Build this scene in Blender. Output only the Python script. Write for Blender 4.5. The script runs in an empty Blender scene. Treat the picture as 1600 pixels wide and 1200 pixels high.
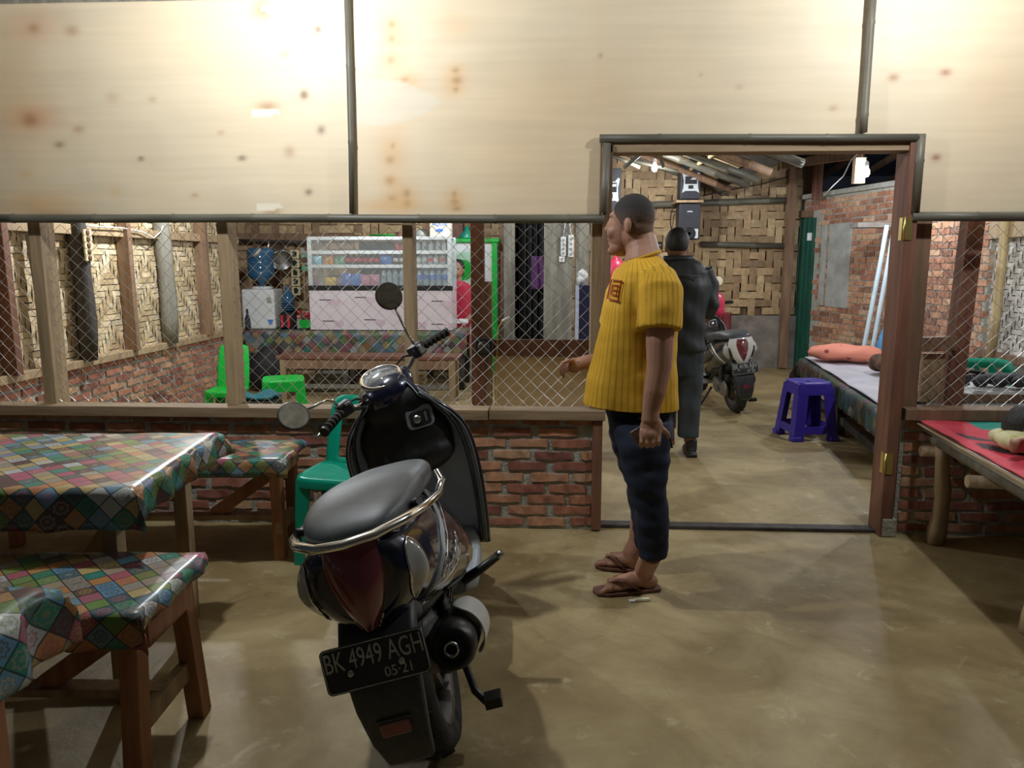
import bpy, bmesh, math, random
import numpy as np
from mathutils import Vector, Matrix, Euler
random.seed(11)
SC = bpy.context.scene
COL = SC.collection
R = math.radians
PI = math.pi
# ------------------------------------------------------------------ camera
F_PX, CAM_H, PITCH, YAW = 1180.0, 1.42, R(9.1), R(3.2)
cam_d = bpy.data.cameras.new('camera')
cam_d.sensor_fit = 'HORIZONTAL'; cam_d.sensor_width = 36.0
cam_d.lens = 36.0 * F_PX / 1600.0
cam_d.clip_start = 0.05
cam = bpy.data.objects.new('camera', cam_d); COL.objects.link(cam)
cam.location = (0, 0, CAM_H); cam.rotation_euler = (PI/2 - PITCH, 0, YAW)
SC.camera = cam
# ------------------------------------------------------------------ world + colour
w = bpy.data.worlds.new('night'); SC.world = w; w.use_nodes = True
w.node_tree.nodes['Background'].inputs[0].default_value = (0.55, 0.62, 0.75, 1)
w.node_tree.nodes['Background'].inputs[1].default_value = 0.035
SC.view_settings.view_transform = 'Standard'; SC.view_settings.look = 'None'
SC.view_settings.gamma = 1.0; SC.view_settings.use_curve_mapping = False
SC.view_settings.exposure = 0.1
# ------------------------------------------------------------------ pixel -> place
_fw = Vector((-math.sin(YAW)*math.cos(PITCH), math.cos(YAW)*math.cos(PITCH), -math.sin(PITCH)))
_rt = Vector((math.cos(YAW), math.sin(YAW), 0)); _up = _rt.cross(_fw)
_C = Vector((0, 0, CAM_H))
def ray(x, y): return _fw + _rt*((x-800)/F_PX) + _up*((600-y)/F_PX)
def G(x, y, z=0.0):
    d = ray(x, y); return _C + d*((z-CAM_H)/d.z)
def P(x, y, Y):
    d = ray(x, y); return _C + d*(Y/d.y)
def PX(x, y, X):
    d = ray(x, y); return _C + d*(X/d.x)
# ------------------------------------------------------------------ mesh builder
def frame(d, up=None):
    d = Vector(d).normalized()
    up = Vector(up) if up is not None else Vector((0, 0, 1))
    if abs(d.dot(up.normalized())) > .98: up = Vector((0, 1, 0)) if abs(d.y) < .9 else Vector((1, 0, 0))
    u = up.cross(d).normalized(); v = d.cross(u).normalized()
    return u, v
class MB:
    def __init__(s): s.v = []; s.f = []; s.sm = []; s.uv = {}; s.col = {}; s.mi = []; s.cm = 0
    def add(s, vs, fs, smooth=False, uvs=None, col=None):
        b = len(s.v); s.v += [tuple(p) for p in vs]
        if uvs: 
            for i, q in enumerate(uvs): s.uv[b+i] = q
        if col is not None:
            for i in range(len(vs)): s.col[b+i] = col[i] if isinstance(col, list) else col
        for f in fs: s.f.append([b+i for i in f]); s.sm.append(smooth); s.mi.append(s.cm)
        return b
    def box(s, c, d, M=None, col=None, taper=1.0):
        c = Vector(c); x, y, z = d[0]/2, d[1]/2, d[2]/2; t = taper
        vs = [Vector(q) for q in ((-x,-y,-z),(x,-y,-z),(x,y,-z),(-x,y,-z),(-x*t,-y*t,z),(x*t,-y*t,z),(x*t,y*t,z),(-x*t,y*t,z))]
        if M is not None: vs = [M @ q for q in vs]
        s.add([c+q for q in vs], [(0,3,2,1),(4,5,6,7),(0,1,5,4),(1,2,6,5),(2,3,7,6),(3,0,4,7)], False, col=col); return s
    def hexa(s, vs, smooth=False, col=None):
        s.add(vs, [(0,3,2,1),(4,5,6,7),(0,1,5,4),(1,2,6,5),(2,3,7,6),(3,0,4,7)], smooth, col=col); return s
    def beam(s, a, b, w, h, up=None, col=None):
        a = Vector(a); b = Vector(b); u, v = frame(b-a, up); u = u*(w/2); v = v*(h/2)
        s.add([a-u-v, a+u-v, a+u+v, a-u+v, b-u-v, b+u-v, b+u+v, b-u+v],
              [(0,3,2,1),(4,5,6,7),(0,1,5,4),(1,2,6,5),(2,3,7,6),(3,0,4,7)], False, col=col); return s
    def loft(s, rings, caps=True, smooth=True, closed=True):
        n = len(rings[0]); vs = [p for r in rings for p in r]; fs = []
        for i in range(len(rings)-1):
            for j in range(n if closed else n-1):
                k = (j+1) % n; fs.append((i*n+j, i*n+k, (i+1)*n+k, (i+1)*n+j))
        b = s.add(vs, fs, smooth)
        if caps and closed:
            s.f.append([b+i for i in range(n-1, -1, -1)]); s.sm.append(False); s.mi.append(s.cm)
            m = b+(len(rings)-1)*n; s.f.append([m+i for i in range(n)]); s.sm.append(False); s.mi.append(s.cm)
        return s
    def tube(s, pts, r, n=8, caps=True, smooth=True, flat=1.0, up=None):
        pts = [Vector(p) for p in pts]; m = len(pts); rs = r if isinstance(r, (list, tuple)) else [r]*m
        rings = []; u = None
        for i in range(m):
            d = (pts[min(i+1, m-1)]-pts[max(i-1, 0)])
            if d.length < 1e-9: d = Vector((0, 0, 1))
            d.normalize()
            if u is None: u, v = frame(d, up)
            else:
                u = (u - d*u.dot(d)); u = u.normalized() if u.length > 1e-6 else frame(d)[0]; v = d.cross(u)
            rings.append([pts[i] + u*(rs[i]*math.cos(2*PI*k/n)) + v*(rs[i]*flat*math.sin(2*PI*k/n)) for k in range(n)])
        return s.loft(rings, caps, smooth)
    def lathe(s, prof, c=(0,0,0), n=24, axis=(0,0,1), caps=True, smooth=True):
        c = Vector(c); a = Vector(axis).normalized(); u, v = frame(a)
        rings = [[c + a*z + (u*math.cos(2*PI*k/n) + v*math.sin(2*PI*k/n))*r for k in range(n)] for r, z in prof]
        return s.loft(rings, caps, smooth)
    def ell(s, c, r, M=None, n=16, m=10):
        c = Vector(c); rings = []
        for i in range(m+1):
            t = PI*i/m; z = -math.cos(t); q = max(math.sin(t), .004)
            ring = [Vector((r[0]*q*math.cos(2*PI*k/n), r[1]*q*math.sin(2*PI*k/n), r[2]*z)) for k in range(n)]
            rings.append([c + (M @ p if M is not None else p) for p in ring])
        return s.loft(rings, True, True)
    def prism(s, poly, o, u, v, t, smooth=False, col=None):
        o = Vector(o); u = Vector(u); v = Vector(v); nn = u.cross(v).normalized()*t; n = len(poly)
        A = [o+u*a+v*b for a, b in poly]; B = [p+nn for p in A]
        fs = [tuple(range(n-1, -1, -1)), tuple(range(n, 2*n))] + [(i, (i+1) % n, n+(i+1) % n, n+i) for i in range(n)]
        s.add(A+B, fs, smooth, col=col); return s
    def grid(s, fn, nu, nv, smooth=True, uvfn=None, colfn=None):
        vs = []; uvs = []; cs = []
        for j in range(nv+1):
            for i in range(nu+1):
                a, b = i/nu, j/nv; vs.append(fn(a, b))
                if uvfn: uvs.append(uvfn(a, b))
                if colfn: cs.append(colfn(a, b))
        fs = [(j*(nu+1)+i, j*(nu+1)+i+1, (j+1)*(nu+1)+i+1, (j+1)*(nu+1)+i) for j in range(nv) for i in range(nu)]
        s.add(vs, fs, smooth, uvs or None, cs or None); return s
    def mesh(s, name):
        m = bpy.data.meshes.new(name); m.from_pydata(s.v, [], s.f)
        m.polygons.foreach_set('use_smooth', s.sm)
        if any(s.mi): m.polygons.foreach_set('material_index', s.mi)
        if s.uv:
            l = m.uv_layers.new(name='UVMap')
            for lp in m.loops: l.data[lp.index].uv = s.uv.get(lp.vertex_index, (0, 0))
        if s.col:
            a = m.color_attributes.new('Col', 'FLOAT_COLOR', 'POINT')
            buf = np.ones((len(s.v), 4), np.float32)
            for i, c in s.col.items(): buf[i, :3] = c[:3]
            a.data.foreach_set('color', buf.ravel())
        m.update(); return m
    def build(s, name, mt, parent=None, local=False, bevel=0, sub=0, kind=None, solid=0, label=None):
        m = s.mesh(name)
        return put(name, m, mt, parent, local, bevel, sub, kind, solid, label)
def put(name, m, mt, parent=None, local=False, bevel=0, sub=0, kind=None, solid=0, label=None):
    for q in (mt if isinstance(mt, (list, tuple)) else [mt]): 
        if q is not None: m.materials.append(q)
    o = bpy.data.objects.new(name, m); COL.objects.link(o)
    if parent is not None:
        o.parent = parent
        if not local: o.matrix_parent_inverse = mw(parent).inverted()
    if solid:
        k = o.modifiers.new('Solid', 'SOLIDIFY'); k.thickness = solid; k.offset = 0
    if bevel:
        k = o.modifiers.new('Bevel', 'BEVEL'); k.width = bevel; k.segments = 2; k.limit_method = 'ANGLE'; k.angle_limit = R(35)
    if sub:
        k = o.modifiers.new('Sub', 'SUBSURF'); k.levels = sub; k.render_levels = sub
    if kind: o['kind'] = kind
    if label: o['label'] = label
    return o
def mw(o):
    M = o.matrix_basis.copy()
    if o.parent: M = mw(o.parent) @ o.matrix_parent_inverse @ M
    return M
def tag(o, label, cat, group=None, kind=None):
    o['label'] = label; o['category'] = cat
    if group: o['group'] = group
    if kind: o['kind'] = kind
    return o
def thing(name, label, cat, loc=(0,0,0), rz=0, group=None):
    o = bpy.data.objects.new(name, None); COL.objects.link(o)
    o.empty_display_size = .05
    o.location = loc; o.rotation_euler = (0, 0, rz)
    return tag(o, label, cat, group)
def struct(o): o['kind'] = 'structure'; return o
def copy_tree(o, parent=None):
    c = o.copy(); COL.objects.link(c)
    if parent: c.parent = parent
    for ch in list(o.children): copy_tree(ch, c)
    return c
def baked(o):
    """evaluate modifiers into a plain mesh"""
    dg = bpy.context.evaluated_depsgraph_get(); dg.update()
    m = bpy.data.meshes.new_from_object(o.evaluated_get(dg)); return m
def remesh(mb, voxel=.008, smooth=4, fac=.5):
    """one continuous surface from overlapping closed shapes"""
    m = mb.mesh('tmp'); o = bpy.data.objects.new('tmp', m); COL.objects.link(o)
    k = o.modifiers.new('R', 'REMESH'); k.mode = 'VOXEL'; k.voxel_size = voxel; k.use_smooth_shade = True
    k = o.modifiers.new('S', 'SMOOTH'); k.factor = fac; k.iterations = smooth
    r = baked(o); bpy.data.objects.remove(o); bpy.data.meshes.remove(m)
    r.polygons.foreach_set('use_smooth', [True]*len(r.polygons)); return r
def text_mesh(s, size, ext=.0006, shear=0, align='LEFT', sx=1.0):
    c = bpy.data.curves.new('t', 'FONT'); c.body = s; c.size = size; c.extrude = ext; c.shear = shear
    c.align_x = align; c.resolution_u = 3
    o = bpy.data.objects.new('t', c); COL.objects.link(o); m = baked(o)
    bpy.data.objects.remove(o); bpy.data.curves.remove(c)
    if sx != 1:
        for v in m.vertices: v.co.x *= sx
    return m
def place_mesh(m, o, u, v):
    """move a mesh drawn in its XY plane to origin o, axes u, v"""
    u = Vector(u).normalized(); v = Vector(v); v = (v-u*v.dot(u)).normalized(); n = u.cross(v)
    M = Matrix((u, v, n)).transposed().to_4x4(); M.translation = Vector(o); m.transform(M); return m
# ------------------------------------------------------------------ materials
class NT:
    def __init__(s, name):
        s.m = bpy.data.materials.new(name); s.m.use_nodes = True; s.t = s.m.node_tree; s.n = s.t.nodes
        s.b = s.n['Principled BSDF']
    def node(s, typ, ins=None, **kw):
        q = s.n.new(typ)
        for k, v in kw.items(): setattr(q, k, v)
        for k, v in (ins or {}).items():
            if isinstance(v, bpy.types.NodeSocket): s.t.links.new(v, q.inputs[k])
            else: q.inputs[k].default_value = v
        return q
    def math(s, op, a, b=None, c=None):
        ins = {0: a}
        if b is not None: ins[1] = b
        if c is not None: ins[2] = c
        return s.node('ShaderNodeMath', ins, operation=op).outputs[0]
    def ramp(s, fac, stops, interp='LINEAR'):
        q = s.node('ShaderNodeValToRGB', {0: fac}); cr = q.color_ramp; cr.interpolation = interp
        while len(cr.elements) < len(stops): cr.elements.new(.5)
        for e, (p, c) in zip(cr.elements, stops): e.position = p; e.color = (*c[:3], 1)
        return q.outputs[0]
    def mix(s, fac, a, b, blend='MIX'):
        q = s.node('ShaderNodeMix', data_type='RGBA', blend_type=blend)
        for k, v in ((0, fac), (6, a), (7, b)):
            if isinstance(v, bpy.types.NodeSocket): s.t.links.new(v, q.inputs[k])
            else: q.inputs[k].default_value = v if k == 0 else (*v[:3], 1)
        return q.outputs[2]
    def set(s, k, v):
        if isinstance(v, bpy.types.NodeSocket): s.t.links.new(v, s.b.inputs[k])
        else: s.b.inputs[k].default_value = v
    def coords(s, stretch=(1,1,1), rnd=False, kind='Object'):
        o = s.node('ShaderNodeTexCoord').outputs[kind]
        if rnd:
            r = s.node('ShaderNodeObjectInfo').outputs['Random']
            r = s.math('MULTIPLY', r, 37.0)
            o = s.node('ShaderNodeVectorMath', {0: o, 1: r}, operation='ADD').outputs[0]
        return s.node('ShaderNodeMapping', {0: o, 3: stretch}).outputs[0]
def pm(name, c1, c2=None, scale=6, stretch=(1,1,1), rough=.6, metal=0, bump=0, bscale=None, rand=0.0, detail=5,
       coat=0, spec=None, lo=.35, hi=.65, dirt=None, dscale=1.6, dlo=.5, dhi=.72, alpha=None, trans=0, emit=None, estr=0, rvar=0):
    t = NT(name); v = t.coords(stretch, rand > 0)
    nz = t.node('ShaderNodeTexNoise', {'Vector': v, 'Scale': scale, 'Detail': detail, 'Roughness': .6}).outputs[0]
    if c2 is None: c2 = c1
    col = t.ramp(nz, [(lo, c1), (hi, c2)])
    if dirt:
        d = t.node('ShaderNodeTexNoise', {'Vector': t.coords((1,1,1), rand > 0), 'Scale': dscale, 'Detail': 6, 'Roughness': .65}).outputs[0]
        f = t.ramp(d, [(dlo, (0,0,0)), (dhi, (1,1,1))]); col = t.mix(f, col, dirt)
    if rand:
        r = t.node('ShaderNodeObjectInfo').outputs['Random']
        k = t.math('MULTIPLY_ADD', r, 2*rand, 1-rand)
        col = t.mix(1.0, col, t.node('ShaderNodeCombineColor', {0: k, 1: k, 2: k}).outputs[0], 'MULTIPLY')
    t.set('Base Color', col); t.set('Metallic', metal)
    if rvar: t.set('Roughness', t.math('MULTIPLY_ADD', nz, rvar*2, rough-rvar))
    else: t.set('Roughness', rough)
    if coat: t.set('Coat Weight', coat); t.set('Coat Roughness', .08)
    if spec is not None: t.set('Specular IOR Level', spec)
    if trans: t.set('Transmission Weight', trans)
    if alpha is not None: t.set('Alpha', alpha)
    if emit: t.set('Emission Color', (*emit, 1)); t.set('Emission Strength', estr)
    if bump:
        h = t.node('ShaderNodeTexNoise', {'Vector': t.coords(stretch, rand > 0), 'Scale': bscale or scale*4, 'Detail': 5}).outputs[0]
        t.set('Normal', t.node('ShaderNodeBump', {'Strength': bump, 'Distance': .01, 'Height': h}).outputs[0])
    return t.m
M = {}
def floor_mat():
    t = NT('earthen floor'); co = t.coords()
    n = lambda sc, d=6, r=.62: t.node('ShaderNodeTexNoise', {'Vector': co, 'Scale': sc, 'Detail': d, 'Roughness': r, 'Distortion': .6}).outputs[0]
    c = t.ramp(n(2.4), [(.32, (.255,.185,.082)), (.55, (.37,.285,.14)), (.75, (.47,.38,.21))])
    c = t.mix(t.ramp(n(1.1, 7), [(.46, (0,0,0)), (.66, (.75,.75,.75))]), c, (.19,.125,.048))
    c = t.mix(t.ramp(n(6.5, 8, .7), [(.58, (0,0,0)), (.70, (.55,.55,.55))]), c, (.55,.47,.30))
    c = t.mix(t.ramp(n(4.3, 8, .7), [(.60, (0,0,0)), (.72, (.6,.6,.6))]), c, (.15,.10,.045))
    t.set('Base Color', c); t.set('Roughness', t.math('MULTIPLY_ADD', n(3.0), .3, .45))
    t.set('Normal', t.node('ShaderNodeBump', {'Strength': .4, 'Distance': .012, 'Height': n(11, 8)}).outputs[0]); return t.m
M['floor'] = floor_mat()
M['zinc'] = pm('dark blue zinc', (.03,.04,.065), (.07,.085,.12), 4, rough=.5, metal=.4)
M['mortar'] = pm('grey mortar', (.30,.30,.26), (.44,.43,.37), 22, rough=.95, bump=.8, bscale=60)
M['cement'] = pm('dark cement', (.16,.14,.12), (.27,.24,.21), 5, rough=.9, bump=.5, bscale=30)
M['plaster'] = pm('cement plaster', (.30,.31,.29), (.42,.42,.39), 6, rough=.85, bump=.25, bscale=30)
def brick_mat(name, stops, val=1.0):
    t = NT(name); r = t.node('ShaderNodeObjectInfo').outputs['Random']
    a = t.ramp(r, [(p, tuple(x*val for x in c)) for p, c in stops], 'LINEAR')
    nz = t.node('ShaderNodeTexNoise', {'Vector': t.coords((1,1,1), True), 'Scale': 18, 'Detail': 6}).outputs[0]
    k = t.ramp(nz, [(.3, (.62,.55,.5)), (.7, (1.25,1.15,1.05))])
    c = t.mix(1.0, a, k, 'MULTIPLY')
    n2 = t.node('ShaderNodeTexNoise', {'Vector': t.coords((1,1,1), True), 'Scale': 9, 'Detail': 4}).outputs[0]
    c = t.mix(t.ramp(n2, [(.6, (0,0,0)), (.75, (.75,.75,.75))]), c, (.30*val,.28*val,.24*val))
    t.set('Base Color', c); t.set('Roughness', .93)
    t.set('Normal', t.node('ShaderNodeBump', {'Strength': .7, 'Distance': .006, 'Height': nz}).outputs[0]); return t.m
BST = [(0, (.17,.055,.045)), (.25, (.30,.095,.06)), (.5, (.46,.19,.10)), (.7, (.52,.26,.14)), (.85, (.36,.12,.075)), (1, (.58,.38,.21))]
BST2 = [(0, (.21,.085,.07)), (.25, (.33,.135,.095)), (.5, (.46,.23,.14)), (.7, (.52,.30,.18)), (.85, (.38,.16,.11)), (1, (.56,.40,.25))]
M['brick'] = brick_mat('red brick', BST2, 1.0)
M['brick_in'] = brick_mat('brown brick', [(0, (.24,.13,.095)), (.4, (.42,.21,.14)), (.7, (.52,.31,.2)), (1, (.55,.40,.28))])
def wood(name, a, b, **k):
    k.setdefault('rough', .7); return pm(name, a, b, 3.2, k.pop('stretch', (6,6,.6)), bump=.25, bscale=9, rand=k.pop('rand', .12), **k)
M['wood'] = wood('brown timber', (.15,.085,.05), (.27,.165,.095))
M['wood_lt'] = wood('raw timber', (.26,.18,.10), (.42,.30,.17))
M['wood_red'] = wood('red brown timber', (.13,.055,.033), (.23,.10,.058))
M['wood_x'] = wood('brown timber across', (.20,.135,.075), (.33,.235,.135), stretch=(.6,6,6))
M['wood_gy'] = wood('weathered timber', (.15,.145,.12), (.28,.26,.21))
M['wood_dk'] = wood('dark timber', (.028,.022,.019), (.06,.05,.042))
M['leg_red'] = wood('table leg wood', (.24,.10,.05), (.38,.18,.085))
M['bamboo'] = pm('grey bamboo', (.095,.083,.06), (.165,.147,.108), 3, (8,8,.7), rough=.5, bump=.15, bscale=8, rand=.12)
M['bamboo_x'] = pm('grey bamboo lying', (.075,.07,.053), (.135,.127,.095), 3, (.7,8,8), rough=.5, bump=.15, bscale=8, rand=.12)
M['bamboo_yl'] = pm('yellow bamboo', (.42,.31,.14), (.62,.48,.25), 3, (8,8,.7), rough=.5, rand=.12)
M['thatch'] = pm('dark thatch', (.035,.03,.025), (.10,.085,.065), 9, (2,12,12), rough=.95, bump=.7, bscale=30)
def attr_mat(name, rough=.75, grain=(.8,14,14), amt=.12, bump=.12, bscale=10):
    t = NT(name); a = t.node('ShaderNodeAttribute', attribute_name='Col').outputs[0]
    nz = t.node('ShaderNodeTexNoise', {'Vector': t.coords(grain), 'Scale': 3, 'Detail': 6}).outputs[0]
    k = t.ramp(nz, [(.3, (1-amt,)*3), (.7, (1+amt,)*3)])
    t.set('Base Color', t.mix(1.0, a, k, 'MULTIPLY')); t.set('Roughness', rough)
    if bump: t.set('Normal', t.node('ShaderNodeBump', {'Strength': bump, 'Distance': .01, 'Height': nz}).outputs[0])
    return t.m
M['ply'] = attr_mat('raw plywood', .55, (.5,9,9), .045, .04)
M['weave'] = attr_mat('split bamboo weave', .65, (6,6,6), .22, .25)
M['plyraw'] = pm('plain plywood', (.50,.36,.20), (.62,.46,.28), 2, (1,1,5), rough=.6)
M['wire'] = pm('galvanised wire', (.42,.43,.42), (.6,.6,.58), 30, rough=.35, metal=.85)
M['chrome'] = pm('chrome', (.75,.74,.72), rough=.12, metal=1)
M['steel'] = pm('steel', (.5,.5,.5), (.62,.62,.62), 8, rough=.3, metal=1)
M['brass'] = pm('brass plated', (.75,.6,.22), (.62,.48,.16), 10, rough=.35, metal=.9)
M['navy'] = pm('navy metallic paint', (.008,.012,.035), (.012,.018,.05), 3, rough=.22, coat=1.0, metal=.3)
M['blackp'] = pm('black plastic', (.012,.012,.013), (.022,.022,.023), 20, rough=.42)
M['greyp'] = pm('dark grey plastic', (.03,.034,.038), (.05,.055,.06), 25, rough=.5, bump=.05, bscale=200)
M['silverp'] = pm('silver grey plastic', (.28,.31,.34), (.34,.37,.40), 6, rough=.42)
M['seat'] = pm('grey seat vinyl', (.05,.056,.063), (.075,.082,.09), 12, rough=.48, bump=.06, bscale=300)
M['rubber'] = pm('tyre rubber', (.014,.013,.012), (.035,.031,.026), 20, rough=.85, bump=.2, bscale=60)
M['dusty'] = pm('dusty alloy', (.14,.13,.11), (.24,.22,.19), 12, rough=.6, metal=.5)
M['engine'] = pm('engine metal', (.04,.04,.038), (.11,.105,.095), 14, rough=.6, metal=.5)
M['redlens'] = pm('red lens', (.22,.045,.055), (.12,.02,.03), 5, rough=.14, coat=1)
M['clearlens'] = pm('clear lens', (.55,.56,.55), (.36,.37,.37), 14, rough=.12, coat=1)
M['white'] = pm('white plastic', (.72,.75,.76), (.8,.82,.82), 4, rough=.35)
M['whitep'] = pm('white paint', (.65,.65,.62), (.75,.75,.72), 6, rough=.4, coat=.5)
M['plate'] = pm('plate black', (.012,.016,.018), (.02,.026,.03), 8, rough=.4)
M['platetx'] = pm('plate lettering', (.33,.34,.33), (.55,.56,.55), 60, rough=.5)
M['glass'] = pm('thin glass', (.9,.95,.95), rough=.05, alpha=.13)
M['mirror'] = pm('mirror glass', (.6,.6,.58), rough=.03, metal=1)
M['green'] = pm('green plastic', (.0,.40,.035), (.0,.47,.05), 4, rough=.4)
M['greent'] = pm('teal green plastic', (.0,.27,.17), (.0,.33,.21), 4, rough=.35)
M['purple'] = pm('blue violet plastic', (.035,.02,.30), (.05,.03,.38), 4, rough=.35)
M['skin'] = pm('skin', (.36,.18,.115), (.43,.225,.15), 9, rough=.55, bump=.04, bscale=120)
M['skin_dk'] = pm('darker skin', (.25,.12,.075), (.31,.155,.1), 9, rough=.55)  # deeper brown skin tone, worn by the man in the black jacket
M['hair'] = pm('black hair', (.008,.007,.007), (.02,.018,.018), 60, (1,1,.3), rough=.6, bump=.4, bscale=150)
M['stubble'] = pm('cropped hair', (.02,.018,.018), (.055,.048,.046), 90, rough=.75, bump=.25, bscale=260)
M['denim'] = pm('dark navy denim', (.006,.010,.028), (.013,.02,.045), 8, rough=.85, bump=.15, bscale=300)
M['jacket'] = pm('black jacket', (.013,.017,.022), (.025,.03,.036), 5, rough=.55, bump=.2, bscale=20)
M['slacks'] = pm('dark grey trousers', (.028,.038,.047), (.045,.055,.065), 5, rough=.85, bump=.15, bscale=20)
M['redcl'] = pm('red cotton', (.45,.015,.05), (.55,.03,.07), 5, rough=.8)
M['leather'] = pm('brown leather', (.12,.045,.03), (.18,.075,.05), 14, rough=.6, bump=.15, bscale=80)
M['black'] = pm('plain black', (.006,.006,.008), (.012,.012,.016), 8, rough=.7)
M['door_gn'] = pm('dark green paint', (.006,.06,.04), (.012,.09,.06), 5, rough=.45)
M['blue'] = pm('blue tarpaulin', (.07,.25,.5), (.1,.33,.6), 4, rough=.45)
M['lightblue'] = pm('pale blue metal', (.5,.62,.68), (.6,.72,.78), 5, rough=.35)
def glow(name, col, st):
    t = NT(name); t.set('Emission Color', (*col, 1)); t.set('Emission Strength', st); t.set('Base Color', (1,1,1,1)); return t.m
M['bulb'] = glow('lit bulb', (.93,.97,1), 60)
# patchwork print, laid out on the cloth's own UV (metres)
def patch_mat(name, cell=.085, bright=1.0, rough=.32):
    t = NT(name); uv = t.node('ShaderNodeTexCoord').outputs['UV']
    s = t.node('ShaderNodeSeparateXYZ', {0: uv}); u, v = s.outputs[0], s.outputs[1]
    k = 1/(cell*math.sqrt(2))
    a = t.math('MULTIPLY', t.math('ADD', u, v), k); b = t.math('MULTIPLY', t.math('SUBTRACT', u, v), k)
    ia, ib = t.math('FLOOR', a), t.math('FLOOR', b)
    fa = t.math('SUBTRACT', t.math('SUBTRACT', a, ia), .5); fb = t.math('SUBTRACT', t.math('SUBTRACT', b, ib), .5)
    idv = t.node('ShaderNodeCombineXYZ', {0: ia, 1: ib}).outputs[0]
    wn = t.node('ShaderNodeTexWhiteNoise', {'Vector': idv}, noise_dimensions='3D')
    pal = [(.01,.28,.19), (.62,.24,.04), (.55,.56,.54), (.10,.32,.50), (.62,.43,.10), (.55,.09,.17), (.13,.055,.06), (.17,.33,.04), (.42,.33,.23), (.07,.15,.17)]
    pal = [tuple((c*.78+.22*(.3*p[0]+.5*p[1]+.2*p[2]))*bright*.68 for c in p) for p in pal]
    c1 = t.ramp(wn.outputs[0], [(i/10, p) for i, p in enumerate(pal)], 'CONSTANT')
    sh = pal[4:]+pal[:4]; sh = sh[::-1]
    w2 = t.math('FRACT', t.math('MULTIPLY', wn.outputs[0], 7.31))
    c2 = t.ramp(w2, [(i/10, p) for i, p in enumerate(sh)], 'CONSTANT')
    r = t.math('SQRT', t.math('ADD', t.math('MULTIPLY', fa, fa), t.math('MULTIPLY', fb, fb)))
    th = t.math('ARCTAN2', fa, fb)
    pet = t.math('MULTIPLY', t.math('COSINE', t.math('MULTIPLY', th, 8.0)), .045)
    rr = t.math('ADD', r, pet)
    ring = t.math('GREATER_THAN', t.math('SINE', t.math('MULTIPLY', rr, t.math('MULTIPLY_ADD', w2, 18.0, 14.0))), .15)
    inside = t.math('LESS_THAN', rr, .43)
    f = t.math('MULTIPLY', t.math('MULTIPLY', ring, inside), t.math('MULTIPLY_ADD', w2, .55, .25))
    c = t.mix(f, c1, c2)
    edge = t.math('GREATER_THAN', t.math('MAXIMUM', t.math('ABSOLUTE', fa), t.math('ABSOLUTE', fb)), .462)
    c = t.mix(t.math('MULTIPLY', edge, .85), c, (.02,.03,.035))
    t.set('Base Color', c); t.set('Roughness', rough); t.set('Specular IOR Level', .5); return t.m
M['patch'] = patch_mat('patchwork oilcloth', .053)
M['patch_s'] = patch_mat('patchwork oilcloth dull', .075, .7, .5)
# ================================================================== lights
def lamp_light(name, loc, e, col=(1,.985,.95), rad=.035):
    l = bpy.data.lights.new(name, 'POINT'); l.energy = e; l.color = col; l.shadow_soft_size = rad
    o = bpy.data.objects.new(name, l); COL.objects.link(o); o.location = loc; return o
W = 3.92                         # front face of the partition
def bulb(name, loc, e, label, cord_top, col=(.93,.97,1.0), size=.032):
    """a lit bulb: glass, holder, cord; its light sits just under the glass"""
    x, y, z = loc
    t = thing(name, label, 'light bulb', loc)
    MB().lathe([(.004,-.075),(size*.7,-.066),(size,-.04),(size*.9,-.015),(size*.5,.012),(.014,.02)], n=16).build('glass_bulb', M['bulb'], t, True)
    MB().lathe([(.017,.018),(.019,.03),(.019,.06),(.008,.075)], n=12).build('lamp_holder', M['white'], t, True)
    if cord_top: MB().tube([(0,0,.07),(cord_top[0]*.4,cord_top[1]*.4,.07+cord_top[2]*.6),cord_top], .003, 5).build('cord', M['black'], t, True)
    l = lamp_light('bulb_light', (0,0,-.13), e, col, .04); l.parent = t
    return t
bulb('hanging_bulb', (-1.30, 2.85, 2.92), 95, 'lit bulb hanging in front of the left plywood sheet, out of frame above', (0,0,.35))
bulb('hanging_bulb', (1.75, 2.95, 2.9), 62, 'lit bulb hanging in front of the right plywood sheet, out of frame above', (0,0,.35))
b3 = P(1023, 258, 9.0); bulb('hanging_bulb', b3, 42, 'lit bulb hanging left of the wall speakers seen through doorway', (.25,.2,.35))
b4 = P(1354, 264, 7.6); bulb('hanging_bulb', b4, 52, 'bright bulb by the wooden post above the inner brick wall', (-.1,.15,.22), (.85,.93,1.0))
bulb('hanging_bulb', (-2.55, 5.7, 2.5), 140, 'lit bulb above the shop area behind the wire mesh, hidden by plywood', (0,0,.5))
bulb('hanging_bulb', (-.9, 8.3, 2.45), 45, 'lit bulb above the glass display case, hidden by plywood', (0,0,.5))
bulb('hanging_bulb', (2.75, 5.2, 2.3), 55, 'lit bulb above the resting corner right of doorway, hidden by plywood', (0,0,.4))
# ================================================================== floor
fl = MB(); fl.grid(lambda a, b: (-8+18*a, -4+7.96*b, -.001+.004*math.sin(a*40)*math.cos(b*33)), 40, 24)
struct(fl.build('floor', M['floor']))
fl = MB(); fl.grid(lambda a, b: (-8+18*a, 4.02+8*b, .008+.004*math.sin(a*37)*math.cos(b*31)), 40, 24)
struct(fl.build('floor', M['floor']))
thr = MB().box((1.0, 3.985, .004), (1.56, .075, .03))
struct(thr.build('trim_1', M['wood_dk'], bevel=.006))
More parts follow.
